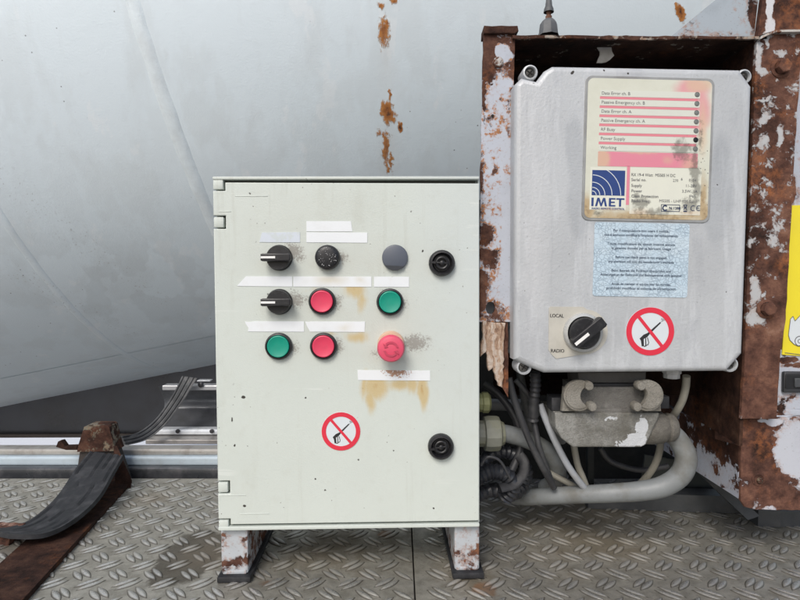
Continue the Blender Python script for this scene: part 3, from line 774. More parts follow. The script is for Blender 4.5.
# ---- prohibition sticker
stW = plain('sticker_white', (.62, .67, .70), .4, var=.08); stR = plain('sticker_red', (.66, .03, .06), .38, var=.12, scale=90)
stK = plain('sticker_black', (.02, .02, .022), .45, var=.1); stG = plain('sticker_grey', (.36, .38, .40), .5, var=.2, scale=300)
def prohibition(fr, parent, u, v, r, face_y, rot=0):
    x, z = fr.xz(u, v, face_y); y = face_y
    o = MB().prism(disc(0, 0, r, 56), -.0004, 0).build('prohibition_sticker', stW, parent, loc=(x, y, z), smooth=0)
    m = MB(); N = 64
    t = bmesh.new(); ro, ri = r * .995, r * .77
    A = [t.verts.new((ro * math.cos(2 * math.pi * i / N), -.0007, ro * math.sin(2 * math.pi * i / N))) for i in range(N)]
    C = [t.verts.new((ri * math.cos(2 * math.pi * i / N), -.0007, ri * math.sin(2 * math.pi * i / N))) for i in range(N)]
    D = [t.verts.new((ro * math.cos(2 * math.pi * i / N), -.0003, ro * math.sin(2 * math.pi * i / N))) for i in range(N)]
    for i in range(N):
        j = (i + 1) % N; t.faces.new((A[i], C[i], C[j], A[j])); t.faces.new((A[i], A[j], D[j], D[i]))
    bmesh.ops.recalc_face_normals(t, faces=t.faces[:]); m._merge(t)
    a = R(-50 - rot); d = Vector((math.cos(a), 0, math.sin(a))); nn = Vector((-d.z, 0, d.x)) * r * .066; e = r * .775
    m.prism([((-d * e + nn).x, (-d * e + nn).z), ((d * e + nn).x, (d * e + nn).z), ((d * e - nn).x, (d * e - nn).z), ((-d * e - nn).x, (-d * e - nn).z)], -.0008, -.0005)
    m.build('red_ring', stR, o, smooth=0)
    m = MB(); s = r
    def pp(*pts): return [(p[0] * s, p[1] * s) for p in pts]
    m.prism(pp((-.43, -.30), (-.27, -.14), (-.10, -.06), (.40, .40), (.44, .36), (-.02, -.11), (-.12, -.24), (-.38, -.38)), -.00055, -.0003)
    m.prism(pp((-.38, -.34), (-.26, -.30), (-.24, -.62), (-.33, -.62)), -.00056, -.0003)
    m.prism(pp((-.20, -.28), (-.16, -.28), (-.14, -.60), (-.18, -.60)), -.00057, -.0003)
    m.prism(pp((-.24, -.60), (-.14, -.58), (-.14, -.62), (-.24, -.64)), -.00058, -.0003)
    m.prism(pp((-.12, -.26), (-.09, -.25), (-.03, -.46), (-.06, -.56), (-.16, -.60), (-.15, -.57), (-.08, -.53), (-.06, -.46)), -.00059, -.0003)
    m.build('spray_lance', stK, o, smooth=0)
    m = MB(); rnd = random.Random(2)
    for k in range(40):
        q = rnd.uniform(.02, .26); w_ = rnd.uniform(-.5, .5) * q; px_ = .42 + q * .62 - w_ * .7; pz_ = .40 + q * .62 + w_ * .7
        if math.hypot(px_, pz_) < .75: m.prism([(c_[0], c_[1]) for c_ in disc(px_ * s, pz_ * s, .018 * s, 5)], -.00052, -.0003)
    m.build_l('spray_mist', stG, o, smooth=0)
    return o
prohibition(FC, cab, 341, 431.3, 19.6 * K, 0.0)

# ---- legs
legm = peeling('leg_paint', (.42, .45, .48), bias=-.13, scale=55,
               blobs=[(P(234, 563, .66), .026, .013, .34), (P(247, 560, .66), .006, .05, .22), (P(221, 553, .66), .005, .03, .15), (P(468, 560, .67), .030, .026, .27), (P(478, 545, .67), .006, .06, .2), (P(225, 534, .66), .012, .004, .2)], k=1.1, tint=(.28, .10, .03))
def leg(ua, ub, label):
    xa = FC.xz(ua, 550, .008)[0]; xb2 = FC.xz(ub, 550, .008)[0]
    m = MB().box(xa, xb2, .008, .150, .0075, zb - .0005, .002, 2)
    o = m.build('leg', legm, cab); o['label'] = label
    MB().box(xa - .003, xb2 + .004, .0, .158, .0008, .0074, .001).build('rubber_pad', rubm, o)
    m = MB().box(xa + .002, xb2 - .002, .0065, .009, .0075, .012, .001); m.build('weld_bead', legm, o)
leg(221, 248, 'left painted steel leg with rust at its foot'); leg(454.5, 479.5, 'right painted steel leg, rustier')

# ================================================================== EQUIPMENT FRAME (rusty steelwork round the receiver)
fr = empty('equipment_frame', Matrix.Identity(4), 'rusty steel frame with flaking white paint holding the radio receiver box', 'frame')
YF = .675
def W2(u, v, Y=YF): return P(u, v, Y)
def X2(u, v, Y=YF): return WORLD.xz(u, v, Y)
up_m = peeling('upright_flaking_paint', (.42, .45, .51), bias=-.135, scale=70, stain=1.5, warp=.006, k=.85,
    blobs=[(W2(486, 50), .024, .055, .5), (W2(505, 52), .018, .035, .35), (W2(484, 90), .006, .07, .25), (W2(514, 60), .008, .08, .35), (W2(481, 200), .006, .14, .2), (W2(485, 235), .016, .022, .42), (W2(487, 258), .020, .022, .42), (W2(484, 282), .015, .025, .35), (W2(480, 300), .014, .03, .4),
           (W2(478, 168), .012, .02, .35), (W2(495, 170), .006, .008, .32), (W2(490, 122), .02, .03, .10), (W2(493, 312), .032, .02, .28), (W2(510, 120), .005, .1, .12)],
    clean=[(W2(503, 53), .010, .012, .9), (W2(508, 250), .008, .10, .3)])
hx, hz = X2(490.5, 308)
pol = [(483.5, 33), (514.5, 33), (513.5, 150), (510.5, 322), (479.2, 322), (481, 150)]
t = [X2(*p) for p in pol]
m = MB(); bm = bmesh.new()
# face with a bolt hole: outline bridged to a ring
outer = [bm.verts.new((x, YF, z)) for x, z in jag(t, .0006, .01, 5)]
ringv = [bm.verts.new((hx + .0055 * math.cos(2 * math.pi * i / 16), YF, hz + .0075 * math.sin(2 * math.pi * i / 16))) for i in range(16)]
eo = [bm.edges.new((outer[i], outer[(i + 1) % len(outer)])) for i in range(len(outer))]; ei = [bm.edges.new((ringv[i], ringv[(i + 1) % 16])) for i in range(16)]
bmesh.ops.triangle_fill(bm, edges=eo + ei, use_beauty=True)
for f in [f for f in bm.faces if (f.calc_center_median() - Vector((hx, YF, hz))).length < .0045]: bm.faces.remove(f)
res = bmesh.ops.extrude_face_region(bm, geom=bm.faces[:])
for v in [e for e in res['geom'] if isinstance(e, bmesh.types.BMVert)]: v.co.y += .005
bmesh.ops.recalc_face_normals(bm, faces=bm.faces[:]); m.bm.free(); m.bm = bm
# return flange going back along the right side
a1, a2 = W2(512.5, 33), W2(508.8, 322)
m.slab([a1 + Vector((0, .006, 0)), a2 + Vector((0, .006, 0)), a2 + Vector((0, .09, 0)), a1 + Vector((0, .09, 0))], (.0035, 0, 0))
m.build('left_upright', up_m, fr, smooth=0)
dkr = peeling('dark_rust_flaking', (.42, .42, .42), bias=.24, scale=34, k=.5, stain=.2, clean=[(P(604, 52, .70), .012, .02, .75), (P(612, 46, .70), .02, .01, .5)])
MB().prism(jag([X2(483.5, 27), X2(517, 27), X2(518, 32), X2(514, 35), X2(483.5, 34.5)], .0005, .008, 2), YF - .004, YF + .02, .001).build('top_lip', dkr, fr)
x, z = X2(498, 62.5)
scm = peeling('screw_paint', (.42, .42, .41), bias=-.02, scale=80)
m = MB().lathe([(.0062, YF), (.006, YF - .002), (.0045, YF - .0032), (0, YF - .0035)], x, z, 20); m.build('screw_head', scm, fr)
x, z = X2(492.5, 116); MB().lathe([(.0018, YF), (.0018, YF - .001), (0, YF - .001)], x, z, 10).build('drain_hole', dk, fr)
# torn lower end of the upright
foam = B('torn_paint_flake', rough=.8)
fn = foam.noise(95, 8, .72, foam.vec(2.2, 1, .32, warp=.010, wscale=60))
foam.set('Base Color', foam.ramp(fn, [(.34, (.16, .085, .055)), (.47, (.44, .30, .21)), (.56, (.58, .49, .42)), (.7, (.62, .56, .50))])); foam.bump(fn + foam.noise(200, 4) * .3, .004)
MB().prism(jag([X2(483, 321), X2(506, 323), X2(504, 345), X2(503, 388), X2(498, 386), X2(493, 368), X2(489, 371), X2(486, 352), X2(480.5, 357), X2(480, 348), X2(483, 338)], .0011, .004, 8), YF - .001, YF + .006, .0012).build('torn_flake', foam.m, fr)
MB().prism(jag([X2(502, 322), X2(508.6, 322), X2(508.8, 398), X2(500, 384)], .0005, .008, 9), YF + .003, YF + .008).build('flange_stub', peeling('stub_rust', (.3, .2, .17), bias=.25, scale=50), fr)
# top plate, inside faces, back
Yb2 = .79
ztop = W2(600, 36.3).z
xL = W2(512, 100).x; xR = W2(757, 100).x
MB().prism(jag([X2(512, 36.5), X2(760, 38), X2(760, 40.5), X2(700, 40), X2(640, 41), X2(560, 39.5), X2(512, 40)], .0006, .009, 12), YF - .004, YF - .0005, 0).build('top_plate_edge', peeling('edge_rust', (.30, .27, .23), bias=.08, scale=60, k=.6), fr, smooth=0)
m = MB().box(xL, xR + .01, YF, Yb2 + .004, ztop - .003, ztop, 0)
m.build('top_plate', peeling('top_rust', (.20, .19, .16), bias=.15, scale=24, k=.22, stain=.2), fr, smooth=0)
MB().prism(jag([X2(596, 40, .70), X2(613, 40, .70), X2(611, 47, .70), X2(614, 56, .70), X2(606, 62, .70), X2(597, 63, .70), X2(600, 52, .70), X2(595, 45, .70)], .0008, .004, 5), .699, .7012).build('hanging_paint_flake', plain('flake_white', (.45, .44, .42), .7, dirt=(.2, .15, .1)), fr, smooth=0)
vd = plain('void_black', (.012, .010, .009), .9, var=.6)
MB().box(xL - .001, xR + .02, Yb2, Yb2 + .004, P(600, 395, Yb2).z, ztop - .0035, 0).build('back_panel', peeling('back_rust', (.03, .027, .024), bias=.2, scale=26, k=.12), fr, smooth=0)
# right column
col_blobs = [(W2(765, 110), .05, .30, .25), (W2(760, 360), .03, .10, .4)]
colm = peeling('column_rust', (.42, .43, .44), bias=.09, scale=78, stain=.3, warp=.005, k=1.1, blobs=[(W2(770, 60), .03, .03, .10), (W2(755, 370), .03, .06, .45), (W2(770, 140), .03, .03, .08), (W2(785, 330), .02, .08, .3), (W2(768, 380), .05, .05, .4), (W2(783, 90), .01, .08, .1)],
               clean=[(W2(759, 57), .006, .024, .35), (W2(754, 290), .008, .022, .4), (W2(754, 318), .012, .014, .3), (W2(783, 54), .008, .007, .3), (W2(765, 118), .008, .014, .22), (W2(764, 142), .008, .014, .22), (W2(780, 135), .005, .02, .22), (W2(775, 230), .008, .02, .2), (W2(763, 72), .008, .006, .3), (W2(768, 20), .004, .04, .6)])
cpol = [(757, 40), (765, 35), (775, 33), (803, 33), (797, 120), (792, 205), (786, 320), (781, 350), (778, 400), (777, 419), (741, 419), (745, 350), (751, 180)]
MB().prism(jag([X2(*p) for p in cpol], .0005, .012, 21), YF, YF + .005, .0008).build('right_column', colm, fr)
# column web going back, and the ledge crossing it
m = MB(); q1, q2 = W2(756, 40), W2(741.5, 447)
m.slab([q1 + Vector((0, .005, 0)), q2 + Vector((0, .005, 0)), q2 + Vector((-.004, .05, -.004)), q2 + Vector((.001, .06, .004)), q2 + Vector((.004, .26, .012)), q1 + Vector((0, .26, 0))], (.004, 0, 0))
m.build('column_web', peeling('web_rust', (.3, .28, .26), bias=.34, scale=30, k=.34, stain=.1), fr, smooth=0)
m = MB(); pts = [(760.5, 39), (767, 35.5), (776, 32), (806, 31.5)]
for (ua, va), (ub, vb) in zip(pts, pts[1:]):
    m.slab([W2(ua, va, YF - .006), W2(ub, vb, YF - .006), W2(ub, vb - 2.2, YF - .006), W2(ua, va - 2.2, YF - .006)], (0, .02, 0))
m.build('bracket_ledge', peeling('ledge_paint', (.46, .45, .42), bias=-.06, scale=60), fr, smooth=0)
pl_top = peeling('top_right_rust', (.55, .56, .58), bias=.05, scale=45, warp=.004, blobs=[(W2(790, 15), .04, .05, .4), (W2(760, 12), .009, .04, .4)], clean=[(W2(769, 8), .0055, .05, .7), (W2(772, 26), .005, .01, .5)])
MB().prism([X2(757, 37), X2(766, 33), X2(776, 30.5), X2(830, 30), X2(830, -60), X2(772, -60), X2(762, 0)], YF - .001, YF + .006).build('upper_post', pl_top, fr, smooth=0)
gp = peeling('gusset_paint', (.34, .385, .425), bias=-.16, scale=40, warp=.005, blobs=[(W2(757, 12), .010, .06, .35), (W2(730, 32), .07, .010, .22), (W2(752, 30), .02, .02, .2), (W2(694, 34), .03, .004, .25)], clean=[(W2(735, 24), .05, .007, .1)])
MB().prism(jag([X2(672, 35.5), X2(715, 0), X2(785, -58), X2(785, -60), X2(775, -60), X2(762, 0), X2(758, 36)], .0003, .02, 4), YF + .008, YF + .014).build('gusset_plate', gp, fr, smooth=0)
def bolt(u, v, r):
    x, z = X2(u, v)
    o = MB().lathe([(r * 1.4, YF), (r * 1.4, YF - .001), (r * 1.25, YF - .0018), (r, YF - .002)], x, z, 28)
    o.prism([(x + r * math.cos(R(a + 12)), z + r * math.sin(R(a + 12))) for a in range(0, 360, 60)], YF - .0095, YF - .001, .0014)
    o.build('bolt', peeling('bolt_rust', (.3, .2, .18), bias=.4, scale=80, k=1.15), fr, smooth=40)
bolt(780.5, 68, .0082); bolt(766, 309, .0080)
# black sheet painting in the deep shade of the chassis behind the pipes
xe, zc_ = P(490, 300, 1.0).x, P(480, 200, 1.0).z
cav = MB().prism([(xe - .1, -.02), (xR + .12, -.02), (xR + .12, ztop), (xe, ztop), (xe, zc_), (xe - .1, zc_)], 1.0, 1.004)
cav.build('shade_backdrop', plain('backdrop_black', (.014, .015, .014), .85, var=.5, dirt=(.03, .03, .028), dirt_amt=.4), fr, smooth=0)
MB().box(P(481, 308, .7).x, P(500, 308, .7).x, .70, .702, P(490, 316, .7).z, P(490, 300, .7).z).build('hole_light_plate', plain('hole_light_pale', (.5, .53, .58), .5), fr, smooth=0)  # added pale plate, imitates the light showing through the bolt hole

# ---- lower right box with rusty front
lb = empty('battery_box', Matrix.Identity(4), 'rusty steel box at the lower right with flaking white paint on its side', 'box')
YL = .690
lbm = peeling('box_front_rust', (.46, .48, .53), bias=.02, scale=30, warp=.006, k=1.15, stain=.5, blobs=[(P(762, 465, YL), .06, .07, .36), (P(755, 440, YL), .03, .05, .3), (P(790, 500, YL), .06, .02, .3)],
              clean=[(P(797, 450, YL), .038, .036, 1.0), (P(775, 422, YL), .012, .006, .5), (P(764, 421, YL), .008, .003, .5)])
lpol = [(741, 419), (774, 418), (812, 416), (812, 511), (756, 510), (745, 507), (740.5, 500)]
MB().prism(jag([X2(*p, YL) for p in lpol], .0006, .008, 30), YL, YL + .004, .001).build('front_plate', lbm, lb)
sdm = peeling('box_side_paint', (.42, .45, .52), bias=-.055, scale=48, warp=.004, k=.6, stain=.2, blobs=[(P(731, 452, YL + .02), .02, .03, .25), (P(700, 430, .80), .05, .04, .22)])
q0, q1 = P(740.5, 441, YL), P(740.5, 500, YL)
m = MB(); m.slab([q0 + Vector((0, .0045, 0)), q1 + Vector((0, .0045, 0)), q1 + Vector((0, .26, 0)), q0 + Vector((0, .26, 0))], (.003, 0, 0)); m.build('side_plate', sdm, lb, smooth=0)
m = MB(); m.slab([q1 + Vector((.0035, .0045, .001)), q1 + Vector((.2, .0045, .001)), q1 + Vector((.2, .26, .001)), q1 + Vector((.0035, .26, .001))], (0, 0, .003)); m.build('base_plate', sdm, lb, smooth=0)
x, z = X2(758.5, 479.5, YL)
m = MB().lathe([(.0085, YL + .0005), (.008, YL - .0008), (.0065, YL - .0012), (.0055, YL - .0005)], x, z, 24); m.build('bolt_seat', lbm, lb)
MB().lathe([(.0035, YL), (.0035, YL - .0025), (.002, YL - .0035), (0, YL - .0036)], x + .001, z - .001, 14).build('bolt', browns, lb)
# ---- pale door panel at the right edge with the yellow sign and latch
pn = empty('side_panel', Matrix.Identity(4), 'pale grey panel at the right edge with a yellow warning sign and black latch', 'panel')
YP = .692
pnm = peeling('panel_paint', (.42, .45, .51), bias=-.13, scale=45, warp=.004, blobs=[(P(783, 345, YP), .010, .03, .3), (P(786, 360, YP), .014, .006, .5), (P(781, 410, YP), .012, .012, .25), (P(792, 398, YP), .012, .008, .25), (P(793, 190, YP), .004, .03, .45), (P(795, 365, YP), .03, .004, .4)], clean=[(P(790, 385, YP), .02, .01, .2)])
MB().prism([X2(790, 33, YP), X2(840, 33, YP), X2(840, 408, YP), X2(770, 410, YP), X2(776, 350, YP)], YP, YP + .003).build('panel_sheet', pnm, pn, smooth=0)
MB().box(X2(776, 400, YP)[0], X2(840, 400, YP)[0], YP - .001, YP + .01, X2(800, 415.5, YP)[1], X2(800, 409.5, YP)[1], .001).build('lower_flange', pnm, pn)
yb = B('sign_yellow', rough=.35)
yb.set('Base Color', yb.mix(yb.noise(30, 5).ss(.45, .75) * .12, (.76, .64, .03), (.50, .40, .06)))
sg = MB().prism([X2(791.5, 205.5, YP), X2(838, 204, YP), X2(832, 358, YP), X2(781.5, 354.5, YP)], YP - .0012, YP).build('yellow_sign', yb.m, pn, smooth=0)
m = MB()
wpol = [(787.5, 335), (789.5, 319), (792, 316), (794, 321), (799, 315.5), (803, 317), (806, 330), (805, 343), (797, 346), (793, 344), (789, 340)]
m.prism([X2(*p, YP) for p in wpol], YP - .0016, YP - .001); m.build('white_figure', stW, sg, smooth=0)
m = MB()
def outline(pts, w_, closed=True, yy=YP):
    n = len(pts)
    for i in range(n if closed else n - 1):
        a = Vector((*X2(*pts[i], yy), 0)); c = Vector((*X2(*pts[(i + 1) % n], yy), 0)); d = (c - a).normalized(); nn = Vector((-d.y, d.x, 0)) * w_ / 2
        m.prism([((a + nn).x, (a + nn).y), ((c + nn).x, (c + nn).y), ((c - nn).x, (c - nn).y), ((a - nn).x, (a - nn).y)], yy - .0019, yy - .0017)
outline(wpol, .0006); outline([(799 + 5 * math.cos(a / 8 * math.pi), 341 + 5 * math.sin(a / 8 * math.pi)) for a in range(16)], .0008); outline([(799 + 2 * math.cos(a / 5 * math.pi), 341 + 2 * math.sin(a / 5 * math.pi)) for a in range(10)], .0006)
outline([(784, 352.5), (800, 354.5)], .0006, False)
m.build('figure_outline', plain('ink_grey', (.12, .12, .13), .5), sg, smooth=0)
lx0, lz1 = X2(781, 371, YP); lx1, lz0 = X2(830, 392, YP)
lt = MB().box(lx0, lx1, YP - .006, YP, lz0, lz1, .002); lt = lt.build('latch', plain('latch_black', (.03, .032, .036), .45), pn)
a_, b_ = X2(785.5, 374.5, YP - .006); c_, d_ = X2(830, 388.5, YP - .006)
MB().box(a_, c_, YP - .0068, YP - .0055, d_, b_, .0005).build('latch_recess', plain('latch_inner', (.012, .013, .015), .5), lt)
MB().box(X2(790, 380, YP)[0], c_, YP - .009, YP - .006, X2(790, 386, YP)[1], X2(790, 377, YP)[1], .001).build('latch_lever', plain('latch_grey', (.06, .065, .07), .4), lt)

# ---- antenna on the frame's top plate
Ya = .73
an = empty('antenna_base', Matrix.Translation(P(548.5, 34, Ya)), 'grey rubber antenna foot with a thin rod on the frame top', 'antenna')
px = Ya / FPX
def AM(): return Matrix.Rotation(R(90), 4, 'X')       # lathe axis upright (front tip up)
grr = plain('grey_rubber', (.085, .09, .095), .6, var=.3, bump=.0003, dirt=(.2, .2, .2), dirt_amt=.35)
UPM = Matrix.Rotation(R(-90), 4, 'X')
def uplathe(prof, seg=24): return MB().lathe([(r_, -h_) for r_, h_ in prof], seg=seg, M=UPM)
uplathe([(10.5 * px, -2 * px), (9.5 * px, 1 * px), (8.5 * px, 9 * px), (6.5 * px, 12 * px), (4.5 * px, 14 * px), (0, 14 * px)], 8).build('rubber_foot', grr, an, smooth=30)
uplathe([(3.0 * px, 13 * px), (3.2 * px, 17 * px), (2.2 * px, 18 * px), (2.6 * px, 22 * px), (0, 22 * px)], 12).build('rusty_stem', peeling('stem_rust', (.25, .2, .18), bias=.2, scale=90), an)
uplathe([(5.0 * px, 21 * px), (4.6 * px, 24 * px), (3.4 * px, 27 * px), (2.6 * px, 35 * px), (1.6 * px, 37 * px), (1.2 * px, 60 * px), (0, 60 * px)], 16).build('rod', grr, an)

# ================================================================== RADIO RECEIVER BOX
FB = Frame(P(633, 219, .655), yaw=1.2, roll=1.05)
rx = empty('radio_receiver', FB.m, 'grey cast metal radio receiver box with a stained nameplate and rotary switch', 'receiver box')
def bL(u, v, y=0.0): return FB.xz(u, v, y)
def alu():
    b = B('cast_grey_paint', rough=.45, metal=.0)
    def W(u, v): return FB.m @ Vector(FB.L(u, v, 0))
    wv = b.vec(warp=.007, wscale=35); n = b.noise(12, 6, .6); f = b.noise(110, 6, .65); s_ = b.noise(40, 6, .65, b.vec(1, 1, .12))
    c = b.mix(n.ss(.35, .7) * .5, (.475, .495, .51), (.385, .40, .412))
    c = b.mix(f.ss(.55, .75) * .22, c, (.31, .32, .34))
    c = b.mix(s_.ss(.50, .60) * .30, c, (.64, .665, .69)); c = b.mix(b.noise(30, 7, .7, b.vec(1, 1, .35)).ss(.50, .64) * .42, c, (.34, .355, .38))
    edge = b.blobs([(W(535, 230), .022, .22, 1.0), (W(530, 120), .03, .12, .7), (W(640, 66), .16, .010, .8)], wv)
    c = b.mix((edge * (f + .35)).clamp() * .7, c, (.55, .56, .57))
    dirt = b.blobs([(W(580, 190), .018, .075, 1.0), (W(574, 150), .014, .05, .8), (W(718, 200), .022, .065, 1.05), (W(722, 165), .016, .05, .7), (W(640, 228), .08, .014, .5), (W(648, 216), .11, .02, .6)], wv)
    c = b.mix((dirt.ss(.05, .40) * .30) * (n + .45).clamp(), c, (.225, .245, .27))
    run = b.noise(55, 5, .6, b.vec(1, 1, .06, warp=.003, wscale=20)).ss(.66, .72)
    c = b.mix(run * .22, c, (.30, .31, .33))
    sp = b.vor(75, vec=b.vec(1, 0, 1, warp=.003, wscale=150)).ss(.075, .05) * b.noise(16, 3).ss(.5, .58)
    c = b.mix(sp * .75, c, (.06, .055, .05)); c = b.mix((b.noise(330, 4, .7).ss(.62, .72)) * .35, c, (.16, .155, .15))
    K = [(W(573, 73.5), .0022, .0022, 1.3), (W(604, 69), .0015, .0018, 1.3), (W(629, 71), .0015, .0018, 1.0), (W(716, 185), .001, .001, 1.2)]
    c = b.mix(b.blobs(K, wv).ss(.2, .5), c, (.03, .025, .02))
    b.set('Base Color', c); b.set('Roughness', (f * .3 + .28).clamp()); b.set('Metallic', .12)
    b.bump(b.noise(300, 4, .6) * .7 + n * .5, .0006); return b.m
ALU = alu()
lid = [bL(*p) for p in [(515, 84), (522, 77), (537, 80.5), (545, 70), (553, 65.3), (741, 68.8), (753, 86), (743.5, 354), (728, 371.5), (545, 373.3), (531, 368), (514, 360)]]
body_back = [(x * 1.0, z) for x, z in lid]
m = MB().prism(lid, 0, .022, .0065, 5); m.build('lid', ALU, rx, smooth=50)
lid_s = [(x * .975, z * .985) for x, z in lid]
m = MB().prism(lid_s, .0222, .095, .002, 2); m.build('box_body', ALU, rx, smooth=50)
def ear(u, v, r):
    x, z = bL(u, v, .006); r *= .00113
    o = MB().lathe([(r, .030), (r, .009), (r * .92, .0065), (r * .74, .006), (r * .68, .0075), (r * .66, .013), (0, .013)]).build('screw_boss', ALU, rx, loc=(x, 0, z))
    m = MB().lathe([(r * .60, .0135), (r * .58, .0095), (r * .4, .0085), (0, .0085)], seg=20); m.build('screw', plain('screw_dark', (.06, .058, .055), .5, .5, dirt=(.25, .24, .22)), o)
    m = MB().prism([(-r * .45, -r * .07), (r * .45, -r * .07), (r * .45, r * .07), (-r * .45, r * .07)], .0078, .0087, M=Matrix.Rotation(R(35), 4, 'Y')).prism([(-r * .45, -r * .07), (r * .45, -r * .07), (r * .45, r * .07), (-r * .45, r * .07)], .0078, .0087, M=Matrix.Rotation(R(-55), 4, 'Y')); m.build('screw_slot', dk, o)
ear(530.5, 72, 7.8); ear(524.2, 367.5, 8.0); ear(745, 76, 7.4); ear(731, 364.5, 8.2)

# nameplate
def plate_mat():
    b = B('nameplate_print', rough=.4)
    def W(u, v): return FB.m @ Vector(FB.L(u, v, 0))
    wv = b.vec(warp=.004, wscale=70); n = b.noise(45, 6, .65); f = b.noise(150, 6, .7)
    c = b.mix(n.ss(.35, .7) * .5, (.60, .61, .52), (.53, .535, .44))
    pinkz = b.blobs([(W(690, 110), .030, .040, 1.0), (W(692, 90), .028, .02, .7)], wv).ss(.05, .45)
    c = b.mix(pinkz * .75, c, (.66, .23, .27))
    peach = b.blobs([(W(700, 83), .024, .016, 1.0), (W(702, 130), .009, .05, .7)], wv).ss(.1, .6); c = b.mix(peach * .7, c, (.60, .44, .30))
    br = b.blobs([(W(645, 219), .11, .016, 1.2), (W(587, 210), .014, .03, 1.1), (W(704, 215), .014, .03, 1.1), (W(635, 217), .10, .010, .9), (W(588, 205), .012, .03, .8), (W(640, 207), .024, .018, 1.0), (W(702, 200), .010, .05, .9), (W(692, 216), .03, .01, .9)], wv)
    c = b.mix((br * (n * 1.6 + f * .5 - .1)).ss(.15, .75) * .8, c, (.40, .27, .12)); c = b.mix((br * f).ss(.35, .62) * .6, c, (.17, .11, .05))
    mold = b.blobs([(W(655, 212), .05, .010, .8), (W(690, 205), .02, .02, .9), (W(600, 213), .02, .008, .7), (W(700, 140), .008, .05, .7), (W(640, 204), .020, .016, 1.0), (W(682, 150), .024, .026, .85), (W(694, 165), .010, .05, .9), (W(696, 185), .009, .05, 1.0), (W(635, 195), .012, .012, .7)], wv)
    mm = (mold * .7 + f * 1.0).ss(.74, 1.02) * mold.ss(0, .25)
    c = b.mix(mm * .72, c, (.10, .095, .075))
    sp = b.vor(190, vec=b.vec(1, 0, 1)).ss(.16, .08) * b.blob(W(703, 180), .012, .07).ss(0, .3); c = b.mix(sp * .9, c, (.03, .025, .02))
    b.set('Base Color', c); b.bump(f, .0002); b.set('Coat Weight', .2); return b
PM = plate_mat()
def overlay(name, base, fade=()):
    """printed colour with the plate's own mildew showing through"""
    b = B(name, rough=.42)
    def W(u, v): return FB.m @ Vector(FB.L(u, v, 0))
    wv = b.vec(warp=.004, wscale=70); n = b.noise(45, 6, .65); f = b.noise(150, 6, .7)
    c = b.mix(n.ss(.4, .7) * .35, base, tuple(x * .8 + .08 for x in base))
    if fade:
        fd_ = b.blobs([(W(u, v), ru * .00113, rv * .00113, a) for u, v, ru, rv, a in fade], wv); c = b.mix((fd_ * (f + .45)).ss(.15, .8) * .8, c, (.58, .42, .28))
    mold = b.blobs([(W(655, 212), .05, .010, .8), (W(690, 205), .02, .02, .9), (W(600, 213), .02, .008, .7), (W(700, 140), .008, .05, .7), (W(640, 204), .020, .016, 1.0), (W(682, 150), .024, .026, .85), (W(694, 165), .010, .05, .9), (W(696, 185), .009, .05, 1.0), (W(635, 195), .012, .012, .7)], wv)
    mm = (mold * .7 + f * 1.0).ss(.74, 1.02) * mold.ss(0, .25)
    c = b.mix(mm * .65, c, (.10, .095, .075)); b.set('Base Color', c); return b.m
def rr(u0, v0, u1, v1, y, r=.001, n=3):
    b_ = bL(u0, v0, y)[1]; d = bL(u0, v1, y)[1]; vm = (v0 + v1) / 2 ; a = bL(u0, vm, y)[0]; c = bL(u1, vm, y)[0]; return round_poly(min(a, c), max(a, c), min(b_, d), max(b_, d), r, n)
x0_ = bL(585.9, 148)[0]; x1_ = bL(709.3, 150)[0]; z1_ = bL(588, 78.2)[1]; z0_ = bL(584, 217.8)[1]
MB().prism(round_poly(x0_ - .0030, x1_ + .0030, z0_ - .0030, z1_ + .0030, .008), -.0010, .0005, .0006, 2).build('nameplate_rim', plain('rim_grey', (.30, .31, .31), .5, 0, .3, 80, dirt=(.12, .11, .1), dirt_amt=.4), rx)
npl = MB().prism(round_poly(x0_, x1_, z0_, z1_, .0065), -.0013, -.0003).build('nameplate', PM.m, rx, smooth=0)
rowm = overlay('row_cream', (.61, .63, .56)); linem = overlay('row_red_line', (.66, .21, .25)); pinkm = overlay('pink_band', (.66, .22, .29), [(601, 159, 12, 16, 1.5), (640, 152, 30, 5, .8), (668, 160, 14, 10, .6), (690, 165, 20, 20, .7)])
rows = ["Data Error ch. B", "Passive Emergency ch. B", "Data Error ch. A", "Passive Emergency ch. A", "RF Busy", "Power Supply", "Working"]
mtx = MB()
led_d = plain('led_grey', (.17, .18, .17), .3, var=.3, scale=300); led_k = plain('led_black', (.006, .006, .007), .3)
for i, s in enumerate(rows):
    v = 93.6 + i * 9.05
    MB().prism(rr(599.8 - i * .25, v - 3.3, 699.5 - i * .3, v + 3.0, 0, .0012), -.00155, -.0012).build('status_row', rowm, npl, smooth=0)
    if i < 6: MB().prism(rr(599.5 - i * .25, v + 3.2, 697 - i * .3, v + 5.6, 0, .0003), -.00150, -.0012).build('red_line', linem, npl, smooth=0)
    x, z = bL(601 - i * .2, v + 1.3); text_into(mtx, s, x, z, -.00175, .0050 if i != 0 else .0048, squash=1.0)
    xl_, zl_ = bL(696.5 - i * .3, v + 1.4)
    MB().lathe([(.0029, -.0012), (.0029, -.0017), (.0025, -.0021), (.0022, -.0018), (.0014, -.0020), (0, -.0021)], xl_, zl_, 18).build('led_window', led_k if i == 5 else led_d, npl)
MB().prism(rr(597.5, 151.6, 697, 166.2, 0, .0006), -.00146, -.0012).build('pink_band', pinkm, npl, smooth=0); MB().prism(rr(626.0, 166.2, 629, 205, 0, .0002), -.00146, -.0012).build('pink_bar', pinkm, npl, smooth=0)
fc_ = overlay('field_cream', (.66, .67, .58), [(610, 212, 26, 7, 1.0), (690, 213, 26, 5, .7), (640, 213, 24, 8, .8)])
